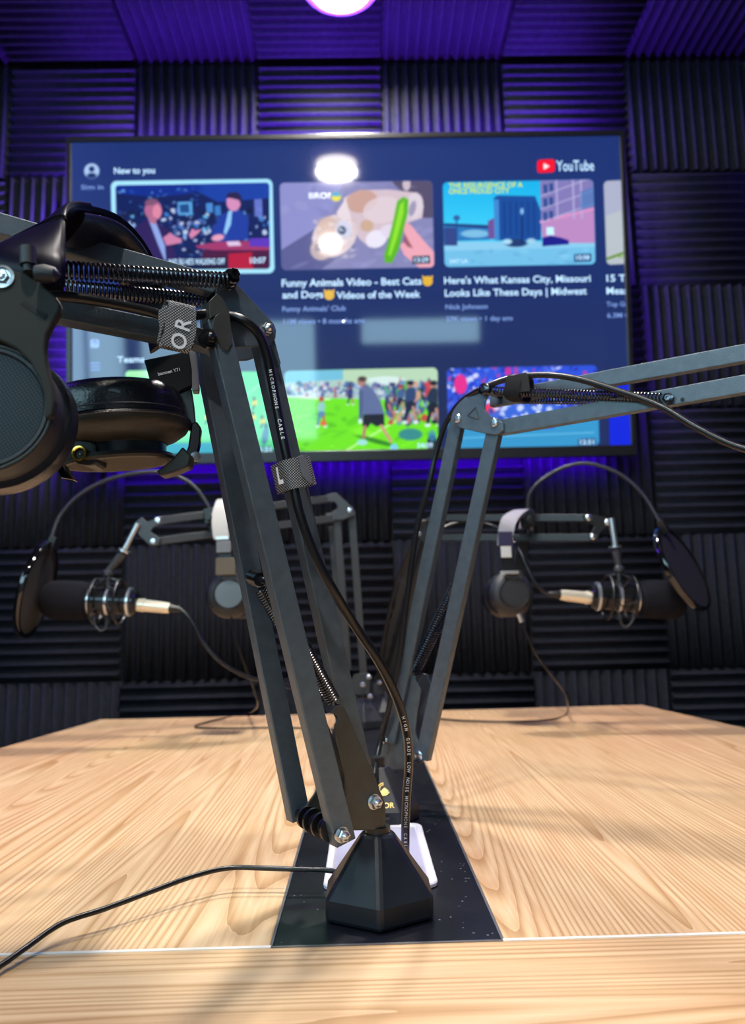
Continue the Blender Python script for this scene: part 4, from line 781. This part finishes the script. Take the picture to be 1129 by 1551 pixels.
bm = B(); prism(bm, [Bp(x, y, -.0022) for x, y in ((1470, 462), (1490, 452), (1520, 455), (1560, 485), (1555, 500), (1520, 525), (1490, 528), (1475, 520))], nB, .0022); obj('end_plate', bm, M_STEEL, armB, bevel=.0007)
cabB = thing('microphone_cable', T(588, 1190), 'black microphone cable looping over the joint of the second arm and off to the right', 'cable')
pts = [Bp(1500, 640, -.006), Bp(1390, 700, -.006), Bp(1260, 706, -.006), Bp(1129, 680, -.006), Bp(1060, 650, -.006), Bp(1000, 615, -.005), Bp(930, 590, -.004), Bp(870, 573, -.003), Bp(820, 568, -.003), Bp(770, 574, -.003), Bp(725, 591, -.003), Bp(695, 612, .004), Bp(674, 645, .006), Bp(660, 690, .006), Bp(651, 730, .004), Bp(634, 790, .003), Bp(624, 850, .003), Bp(615, 920, .003), Bp(604, 1000, .002), Bp(590, 1070, -.002), Bp(574, 1135, -.004), W(566, 1180, .70), T(560, 1215, TZ+.003)]
bm = B(); tube(bm, pts, .0028, 12, 8); obj('cable', bm, M_RUBBER, cabB, True)
st3 = thing('cable_strap', Bp(785, 590), 'plain black strap tying the cable to the springs of the second arm', 'cable strap')
bm, d_, nn_, s_ = loop_strap('s', Bp(775, 588, .006), Bp(798, 589, .006), nB, .0118, .0125, ''); obj('band', bm, mat('black_fabric_strap', '101013', .9, bump=.4, bscale=2500), st3, True)
bm = B(); prism(bm, [Bp(x, y, -.006) for x, y in ((768, 570), (797, 564), (801, 572), (803, 592), (775, 596), (773, 580))], nB, .001); obj('flap', bm, M_NET, st3)
# ================================================================== THE TWO FAR ARMS AND WHAT HANGS ON THEM
nF = V((0, -1, 0))
M_FARM = mat('grey_black_coat', '3f4145', .4, .3)
def flat(bm, P, y, depth=.004): prism(bm, [W(a, b_, y) for a, b_ in P], nF, depth)
def seg_bar(name, p, q, Y0, Y1, wd, parent, m=M_FARM): bm = B(); channel(bm, W(p[0], p[1], Y0), W(q[0], q[1], Y1), wd, .008, nF, .003); return obj(name, bm, m, parent, bevel=.0006)
# ---- left far arm
bC = V((-.002, 1.365, TZ))
armC = thing('microphone_stand', bC, 'dark microphone arm in the third place along the panel, reaching left to the far microphone', 'microphone stand')
bm = B(); hexbase(bm, bC, .0385, -PI/2, .013, .050); obj('base', bm, M_MATTE, armC, bevel=.0012)
bm = B(); cyl(bm, bC+V((0, 0, .045)), bC+V((0, 0, .064)), .008); obj('post', bm, M_BLACK, armC, True)
bm = B(); flat(bm, [(533, 1030), (537, 1022), (556, 1018), (561, 1030), (560, 1052), (534, 1052)], 1.345, .003); obj('bracket_plate', bm, M_FARM, armC, bevel=.0006); bm = B(); flat(bm, [(533, 1030), (537, 1022), (556, 1018), (561, 1030), (560, 1052), (534, 1052)], 1.375, .003); obj('bracket_plate', bm, M_FARM, armC, bevel=.0006)
seg_bar('lower_bar', (527, 1012), (510, 775), 1.350, 1.330, .013, armC); seg_bar('lower_bar', (551, 1024), (533, 776), 1.355, 1.335, .013, armC); seg_bar('lower_bar', (520, 1000), (503, 800), 1.385, 1.365, .013, armC)
for x, y in ((559, 1025), (550, 1037), (561, 1055)): bm = B(); screw(bm, W(x, y, 1.338), nF, .0046, .003); obj('bolt', bm, M_CHROME, armC, True)
bm = B(); flat(bm, [(494, 750), (508, 746), (514, 750), (536, 770), (537, 780), (520, 787), (500, 787), (492, 778), (506, 776), (512, 768), (508, 760), (494, 760)], 1.325, .004); obj('joint_plate', bm, M_FARM, armC, bevel=.0008)
bm = B(); screw(bm, W(530, 773, 1.3245), nF, .0045, .003); obj('bolt', bm, M_CHROME, armC, True)
seg_bar('upper_bar', (505, 754), (238, 789), 1.328, 1.235, .0125, armC); seg_bar('upper_bar', (518, 783), (234, 820), 1.330, 1.235, .0125, armC)
bm = B(); flat(bm, [(206, 790), (214, 783), (222, 790), (244, 783), (248, 793), (232, 799), (228, 806), (243, 815), (240, 826), (226, 826), (212, 812), (207, 806)], 1.228, .006); obj('end_plate', bm, M_FARM, armC, bevel=.001)
for x, y in ((239, 788), (232, 820)): bm = B(); screw(bm, W(x, y, 1.2275), nF, .0052, .003); obj('bolt', bm, M_CHROME, armC, True)
bm = B(); cyl(bm, W(209, 793, 1.224), W(189, 832, 1.224), .0045); lathe(bm, W(189, 833, 1.224), W(183, 845, 1.224)-W(189, 833, 1.224), [(.0098, 0), (.0098, .004)], 24); obj('swivel_stud', bm, M_SATIN, armC, True)
# ---- right far arm
M_FARD = mat('black_far_coat', '26282b', .4, .3)
bD = V((.046, 1.50, TZ))
armD = thing('microphone_stand', bD, 'dark microphone arm at the far end of the panel, reaching right to the far microphone', 'microphone stand')
bm = B(); hexbase(bm, bD, .0385, 0, .013, .050); obj('base', bm, M_MATTE, armD, bevel=.0012)
bm = B(); cyl(bm, bD+V((0, 0, .045)), bD+V((0, 0, .066)), .008); obj('post', bm, M_BLACK, armD, True)
bm = B(); flat(bm, [(566, 1040), (572, 1024), (588, 1022), (597, 1034), (596, 1052), (568, 1052)], 1.49, .003); obj('bracket_plate', bm, M_FARM, armD, bevel=.0006); bm = B(); flat(bm, [(566, 1040), (572, 1024), (588, 1022), (597, 1034), (596, 1052), (568, 1052)], 1.515, .003); obj('bracket_plate', bm, M_FARM, armD, bevel=.0006)
seg_bar('lower_bar', (572, 1034), (632, 808), 1.49, 1.40, .012, armD, M_FARD); seg_bar('lower_bar', (590, 1030), (652, 800), 1.495, 1.41, .012, armD, M_FARD); seg_bar('lower_bar', (585, 1030), (646, 806), 1.52, 1.43, .012, armD, M_FARD)
for x, y in ((575, 1034), (590, 1040)): bm = B(); screw(bm, W(x, y, 1.485), nF, .0046, .003); obj('bolt', bm, M_CHROME, armD, True)
bm = B(); flat(bm, [(628, 808), (632, 796), (646, 786), (660, 778), (668, 784), (660, 796), (664, 806), (660, 818), (640, 820)], 1.395, .004); obj('joint_plate', bm, M_FARD, armD, bevel=.0008)
bm = B(); screw(bm, W(635, 808, 1.394), nF, .0045, .003); obj('bolt', bm, M_CHROME, armD, True)
seg_bar('upper_bar', (662, 784), (892, 784), 1.40, 1.27, .0125, armD, M_FARD); seg_bar('upper_bar', (655, 814), (900, 814), 1.40, 1.27, .0125, armD, M_FARD)
bm = B(); flat(bm, [(884, 780), (893, 777), (922, 785), (930, 788), (928, 798), (916, 800), (908, 810), (904, 821), (893, 820), (897, 806), (902, 796), (888, 790)], 1.262, .006); obj('end_plate', bm, M_FARD, armD, bevel=.001)
for x, y in ((892, 784), (921, 791), (899, 813)): bm = B(); screw(bm, W(x, y, 1.2615), nF, .0056, .003); obj('bolt', bm, M_CHROME, armD, True)
bm = B(); cyl(bm, W(926, 785, 1.256), W(932, 826, 1.256), .0050); lathe(bm, W(932, 827, 1.256), W(933, 835, 1.256)-W(932, 827, 1.256), [(.0105, 0), (.0105, .003)], 24); obj('swivel_stud', bm, M_SATIN, armD, True)

def mic_set(Y, mo, s, ax_tip, top, lab, yk_top):
    # s = +1: foam points left in the picture; mo = centre of the mic body (px); ax_tip = slope of the axis
    P = lambda x, y, dy=0.0: W(mo[0]-s*x, mo[1]+y-s*0, Y+dy)
    k = Y/1130
    d = (P(10, ax_tip*10)-P(0, 0)).normalized()        # towards the foam
    t = thing('microphone', P(0, 0), lab[0], 'microphone')
    bm = B(); lathe(bm, P(-40, -ax_tip*40), d, [(0, 0), (16*k, 0), (19*k, 3*k), (19*k, 30*k), (20*k, 31*k), (20*k, 34*k), (19*k, 35*k), (21*k, 52*k), (21*k, 80*k)], 36); obj('body', bm, mat('smoky_metal_body', '34363a', .22, .8), t, True)
    for h in (8, 40, 66):
        bm = B(); lathe(bm, P(-40+h, ax_tip*(-40+h)), d, [(20*k, 0), (22*k, 1*k), (22*k, 4*k), (20*k, 5*k)], 36); obj('body_ring', bm, M_SATIN, t, True)
    bm = B(); lathe(bm, P(33, ax_tip*33), d, [(0, 0), (22*k, 0), (27*k, 4*k), (29*k, 14*k), (29.5*k, 40*k), (28*k, 56*k), (22*k, 66*k), (11*k, 70*k), (0, 71*k)], 44); obj('foam_windscreen', bm, M_FOAMB, t, True)
    # elastic shock mount
    sm_ = thing('shock_mount', P(10, -40), lab[1], 'shock mount')
    bm = B()
    for h in (-14, 22): torus(bm, P(h, ax_tip*h), d, 33*k, 2.0*k, 40, 8)
    obj('mount_rings', bm, M_BLACK, sm_, True)
    bm = B()
    for h0, h1, a in ((-14, 22, .6), (-14, 22, 1.9), (-14, 22, 3.3), (-14, 22, 4.6), (-14, 22, 5.7)):
        x_, y_, _ = frame_of(d); r = 33*k
        for e0, e1 in ((h0, 4), (h1, 4)):
            cyl(bm, P(e0, ax_tip*e0)+(x_*math.cos(a)+y_*math.sin(a))*r, P(e1, ax_tip*e1)+(x_*math.cos(a+.5)+y_*math.sin(a+.5))*22*k, 1.0*k, 8)
    obj('elastic_cords', bm, M_NET, sm_, True)
    bm = B(); x0, y0 = 0, 0
    cyl(bm, P(4, -34), P(4, 34), 3.0*k, 12)
    arcs = [P(-12, 36, -.01), P(-22, 40, -.01), P(-16, 44, -.01)]
    obj('mount_yoke', bm, M_FARM, sm_, True)
    bm = B(); tube(bm, [P(26, 24, -.02), P(24, 36, -.02), P(16, 44, -.02), P(8, 40, -.02), P(6, 26, -.02)], 1.6*k, 10, 6); obj('mount_hook', bm, M_FARM, sm_, True)
    bm = B(); px, py = yk_top; cyl(bm, W(px, py, Y), P(4, -46), 7*k, 20, 5*k); lathe(bm, P(4, -48), P(4, -34)-P(4, -48), [(5*k, 0), (8*k, 3*k), (8*k, 8*k), (4*k, 12*k), (4*k, 16*k)], 20)
    cyl(bm, P(4, -36), P(22, ax_tip*22-31), 1.8*k, 10); cyl(bm, P(4, -36), P(-16, -ax_tip*16-31), 1.8*k, 10)
    obj('mount_neck', bm, M_FARM, sm_, True)
    return P, d, k
# left set
P1, d1, k1 = mic_set(1.225, (168, 911), 1, -.03, None, ('black studio microphone with a foam windscreen pointing left, left side of the room', 'black elastic shock mount holding the left far microphone'), (186, 838))
P2, d2, k2 = mic_set(1.245, (934, 905), -1, .05, None, ('black studio microphone with a foam windscreen pointing right, right side of the room', 'black elastic shock mount holding the right far microphone'), (933, 834))
def plug_cable(p0, p1, cable_pts, Y, label, r=.0031):
    t = thing('microphone_cable', W(p0[0], p0[1], Y), label, 'cable')
    a, b_ = W(p0[0], p0[1], Y), W(p1[0], p1[1], Y); d = (b_-a).normalized(); L = (b_-a).length
    bm = B(); lathe(bm, a, d, [(.0104, 0), (.0104, L*.12), (.0112, L*.13), (.0112, L*.2), (.0100, L*.22), (.0094, L*.8), (.0086, L), (0, L)], 30); obj('plug', bm, M_CREAM, t, True, label='pale metal plug')
    bm = B(); lathe(bm, b_, d, [(.0068, 0), (.0058, .008), (.0040, .018), (.0032, .02)], 20); obj('strain_relief', bm, M_RUBBER, t, True)
    bm = B(); tube(bm, [b_+d*.004]+cable_pts, r, 12, 8); obj('cable', bm, M_RUBBER, t, True)
plug_cable((209, 916), (257, 921), [W(276, 925, 1.222), W(292, 943, 1.22), W(308, 973, 1.22), W(335, 1003, 1.22), W(372, 1024, 1.23), W(410, 1034, 1.25), W(460, 1046, 1.28), W(500, 1058, 1.31), W(528, 1083, 1.34), T(540, 1092, TZ+.004)], 1.225, 'black cable with a pale plug sagging from the left far microphone')
plug_cable((897, 906), (849, 901), [W(830, 899, 1.245), W(812, 884, 1.245), W(800, 862, 1.25), W(788, 836, 1.26), W(772, 812, 1.30), W(745, 796, 1.38), W(712, 790, 1.385), W(688, 793, 1.385), W(664, 800, 1.385), W(640, 790, 1.38), W(622, 830, 1.40), W(602, 880, 1.43), W(585, 950, 1.455), W(578, 1010, 1.46), T(600, 1085, TZ+.004)], 1.245, 'black cable with a pale plug running from the right far microphone along its arm')
def pop_filter(Y, c, ang, hh, ww, neck, label, clampxy, side):
    t = thing('pop_filter', W(c[0], c[1], Y), label, 'pop filter')
    a = math.radians(ang); R = hh*Y/1130
    # disc axis: mostly sideways, turned a little towards the viewer so it reads as a narrow ellipse
    f = ww/hh; vw = ray(*c); vw.z = 0; vw.normalize(); vr_ = V((vw.y, -vw.x, 0)); ax = vr_*side*math.sqrt(1-f*f)-vw*f; rollM = Matrix.Rotation(a, 3, 'Y'); ax = rollM@ax
    C0 = W(c[0], c[1], Y)
    bm = B(); lathe(bm, C0, ax, [(R*.93, -.0045), (R, -.0045), (R*1.02, 0), (R, .0045), (R*.93, .0045), (R*.93, -.0045)], 64); obj('hoop', bm, M_GLOSS, t, True)
    bm = B(); lathe(bm, C0, ax, [(0, .0022), (R*.94, .0018), (R*.94, -.0018), (0, -.0022)], 64); obj('net', bm, M_NET, t, True)
    bm = B(); P = [W(*q) for q in neck]; tube(bm, P, .0034, 12, 8); obj('gooseneck', bm, mat('grey_gooseneck', '2e3034', .4, .4, bump=.4, bscale=1200), t, True)
    bm = B(); d = (P[0]-C0).normalized(); obox(bm, P[0], d*.012, ax*.006, d.cross(ax).normalized()*.006); obj('hoop_clip', bm, M_BLACK, t, bevel=.001)
    bm = B(); q = W(*clampxy); obox(bm, q, V((.010, 0, .002)), V((0, .012, 0)), V((-.002, 0, .013))); cyl(bm, q+V((0, -.012, -.004)), q+V((0, -.026, -.004)), .0065, 16); cyl(bm, q+V((0, 0, -.012)), q+V((0, 0, -.026)), .004, 16); obj('clamp', bm, M_BLACK, t, bevel=.001)
pop_filter(1.20, (56, 892), 13, 73, 21, [(78, 824, 1.20), (80, 808, 1.205), (92, 780, 1.215), (120, 750, 1.225), (160, 728, 1.235), (205, 717, 1.24), (250, 716, 1.25), (285, 730, 1.26), (305, 750, 1.262), (318, 772, 1.262)], 'round black pop filter on a curved neck in front of the left far microphone', (320, 782, 1.265), 1)
pop_filter(1.225, (1034, 860), -28, 70, 19, [(1005, 798, 1.225), (996, 784, 1.23), (975, 750, 1.24), (945, 722, 1.25), (910, 706, 1.26), (880, 702, 1.27), (850, 710, 1.28), (820, 728, 1.29), (803, 748, 1.295), (800, 770, 1.30)], 'round black pop filter on a thin arched neck beside the right far microphone', (799, 787, 1.305), 1)
# ---- headphones on the far arms
def far_headphones(Y, c, Rpx, top, label, wallc, m_band, m_face, lean, silver):
    t = thing('headphones', W(c[0], c[1], Y), label, 'headphones'); k = Y/1130
    for j, dy in enumerate((0.0, .13)):                      # the pair of cups, one behind the arm
        nn = V((lean, -1, .05)).normalized() if j == 0 else V((lean, 1, .05)).normalized()
        C0 = W(c[0]+(4 if j else 0), c[1], Y)+V((0, dy, 0))
        bm = B(); lathe(bm, C0, -nn, [(0, -.004), (Rpx*.62*k, -.003), (Rpx*.66*k, -.0045), (Rpx*.70*k, 0), (Rpx*.86*k, .002), (Rpx*k*.97, .008), (Rpx*k, .014)], 44); obj('ear_cup', bm, M_MATTE, t, True)
        bm = B(); lathe(bm, C0, -nn, [(0, -.0052), (Rpx*.60*k, -.0045)], 40); obj('face_plate', bm, m_face, t, True)
        bm = B(); lathe(bm, C0, -nn, [(Rpx*k*.98, .014), (Rpx*k*1.04, .018), (Rpx*k*1.03, .028), (Rpx*k*.9, .034), (Rpx*.6*k, .032), (Rpx*.58*k, .015)], 44); obj('ear_pad', bm, M_LEATHER, t, True)
    P = [W(*q) for q in top]; sec = rect_sec(.024, .006)
    pts = smooth_path(P, 6); n = len(pts); a, b_ = int(n*.22), int(n*.80)
    bm = B(); sweep(bm, pts[a:b_], [(-.013, -.003), (-.012, .004), (0, .006), (.012, .004), (.013, -.003)], up=V((1, 0, .05))); obj('headband', bm, m_band, t, True)
    bm = B(); sweep(bm, pts[:a+2], rect_sec(.020, .005), up=V((1, 0, .05))); obj('slider', bm, M_BLACK, t); bm = B(); sweep(bm, pts[b_-2:], rect_sec(.020, .005), up=V((1, 0, .05))); obj('slider', bm, M_BLACK, t)
    for (x, y, w_, h_), m in silver:
        bm = B(); obox(bm, W(x, y, Y-.008), V((w_/2*k, 0, 0)), V((0, .002, 0)), V((0, 0, h_/2*k))); obj('slider_cap' if h_ > 6 else 'hinge_trim', bm, m, t, bevel=.001)
    bm = B(); x0, y0 = c; flat(bm, [(x0-Rpx*.35, y0-Rpx*.98), (x0+Rpx*.35, y0-Rpx*.98), (x0+Rpx*.42, y0-Rpx*.62), (x0-Rpx*.42, y0-Rpx*.62)], Y-.004, .004); obj('hinge', bm, M_MATTE, t, bevel=.0008)
    return t
M_BROWN = mat('taupe_plastic', '5c5040', .5)
hC = far_headphones(1.235, (347, 900), 34, [(343, 868, 1.235), (342, 845, 1.235), (336, 815, 1.236), (333, 785, 1.245), (338, 764, 1.262), (342, 758, 1.30), (344, 764, 1.335), (343, 790, 1.350), (344, 830, 1.362), (345, 868, 1.365)], 'black headphones with a pale grey headband hung on the left far arm', None, mat('pale_grey_band', 'b4b2ae', .55, bump=.2, bscale=500), mat('blue_grey_face', '5a6870', .35), .12, [((337, 815, 20, 5), M_SATIN), ((339, 828, 22, 18), M_GREYP), ((342, 858, 30, 26), M_BROWN)])
hD = far_headphones(1.25, (779, 898), 34, [(770, 868, 1.25), (768, 848, 1.25), (765, 830, 1.25), (766, 808, 1.252), (772, 788, 1.262), (785, 777, 1.29), (795, 774, 1.33), (800, 782, 1.37), (796, 808, 1.378), (790, 850, 1.38), (786, 870, 1.38)], 'black headphones with a grey padded headband hung on the right far arm', None, M_BAND, mat('dark_grey_face', '303236', .4), .12, [((766, 816, 22, 22), mat('indigo_plastic', '2c2848', .4)), ((767, 836, 16, 17), mat('silver_slider_cap', 'd8d8d8', .3, .3)), ((772, 867, 28, 4.5), M_SATIN)])
def hcable(P, label, r=.0016, plug=None):
    t = thing('headphone_cable', P[-1], label, 'cable'); bm = B(); tube(bm, P, r, 8, 8); obj('cable', bm, M_RUBBER, t, True)
    if plug: bm = B(); cyl(bm, plug[0], plug[1], .0042, 16); obj('jack_plug', bm, M_SATIN, t, True, label='silver jack plug')
hcable([W(789, 940, 1.245), W(800, 965, 1.245), W(815, 995, 1.25), W(835, 1022, 1.27), W(853, 1046, 1.33), W(860, 1066, 1.37), T(858, 1082, TZ+.0019), T(835, 1090, TZ+.0019), T(780, 1093, TZ+.0019), T(710, 1092, TZ+.0019), T(660, 1088, TZ+.0019), T(620, 1082, TZ+.0019)], 'thin black headphone cable hanging from the right far headphones onto the table', plug=(W(786, 930, 1.240), W(791, 942, 1.240)))
hcable([W(350, 934, 1.235), W(356, 965, 1.235), W(372, 1010, 1.24), W(385, 1045, 1.27), W(390, 1070, 1.32), T(372, 1081, TZ+.0019), T(330, 1090, TZ+.0019), T(300, 1098, TZ+.0019), T(300, 1102, TZ+.0019), T(340, 1103, TZ+.0019), T(420, 1102, TZ+.0019), T(500, 1104, TZ+.0019), T(530, 1100, TZ+.0019)], 'thin black headphone cable hanging from the left far headphones onto the table')

# ---- pieces that belong to a part become its children
RE = {'screen_text': 'screen', 'screen_emoji': 'screen', 'slider_print': 'slider_block', 'mesh_plate': 'ear_cup', 'stitching': 'ear_pad', 'jack_ring': 'jack_housing', 'jack_socket': 'jack_housing', 'jack_pin': 'jack_housing', 'hinge_cap': 'hinge', 'yoke_slot': 'yoke', 'screw': 'yoke', 'strap_print': 'flap', 'gold_letters': 'base', 'gold_crest': 'base', 'cable_slot': 'base', 'joint_boss': 'joint_plate', 'pressed_triangle': 'joint_plate', 'pin_hole': 'upper_bar', 'spring_hook': 'spring', 'cable_print': 'cable', 'face_plate': 'ear_cup', 'body_ring': 'body', 'strain_relief': 'plug', 'net': 'hoop', 'metal_edge': 'centre_panel'}
for root in [o for o in SC.objects if o.parent is None and o.type == 'EMPTY']:
    kids = list(root.children)
    for k in kids:
        want = RE.get(k.name.split('.')[0])
        if not want: continue
        c = [q for q in kids if q.name.split('.')[0] == want]
        if want == 'ear_cup' and not c: continue
        if c:
            # the nearest one of that kind
            cen = lambda o: sum((v.co for v in o.data.vertices), Vector())/len(o.data.vertices)
            kc = cen(k); c.sort(key=lambda q: (cen(q)-kc).length); k.parent = c[0]
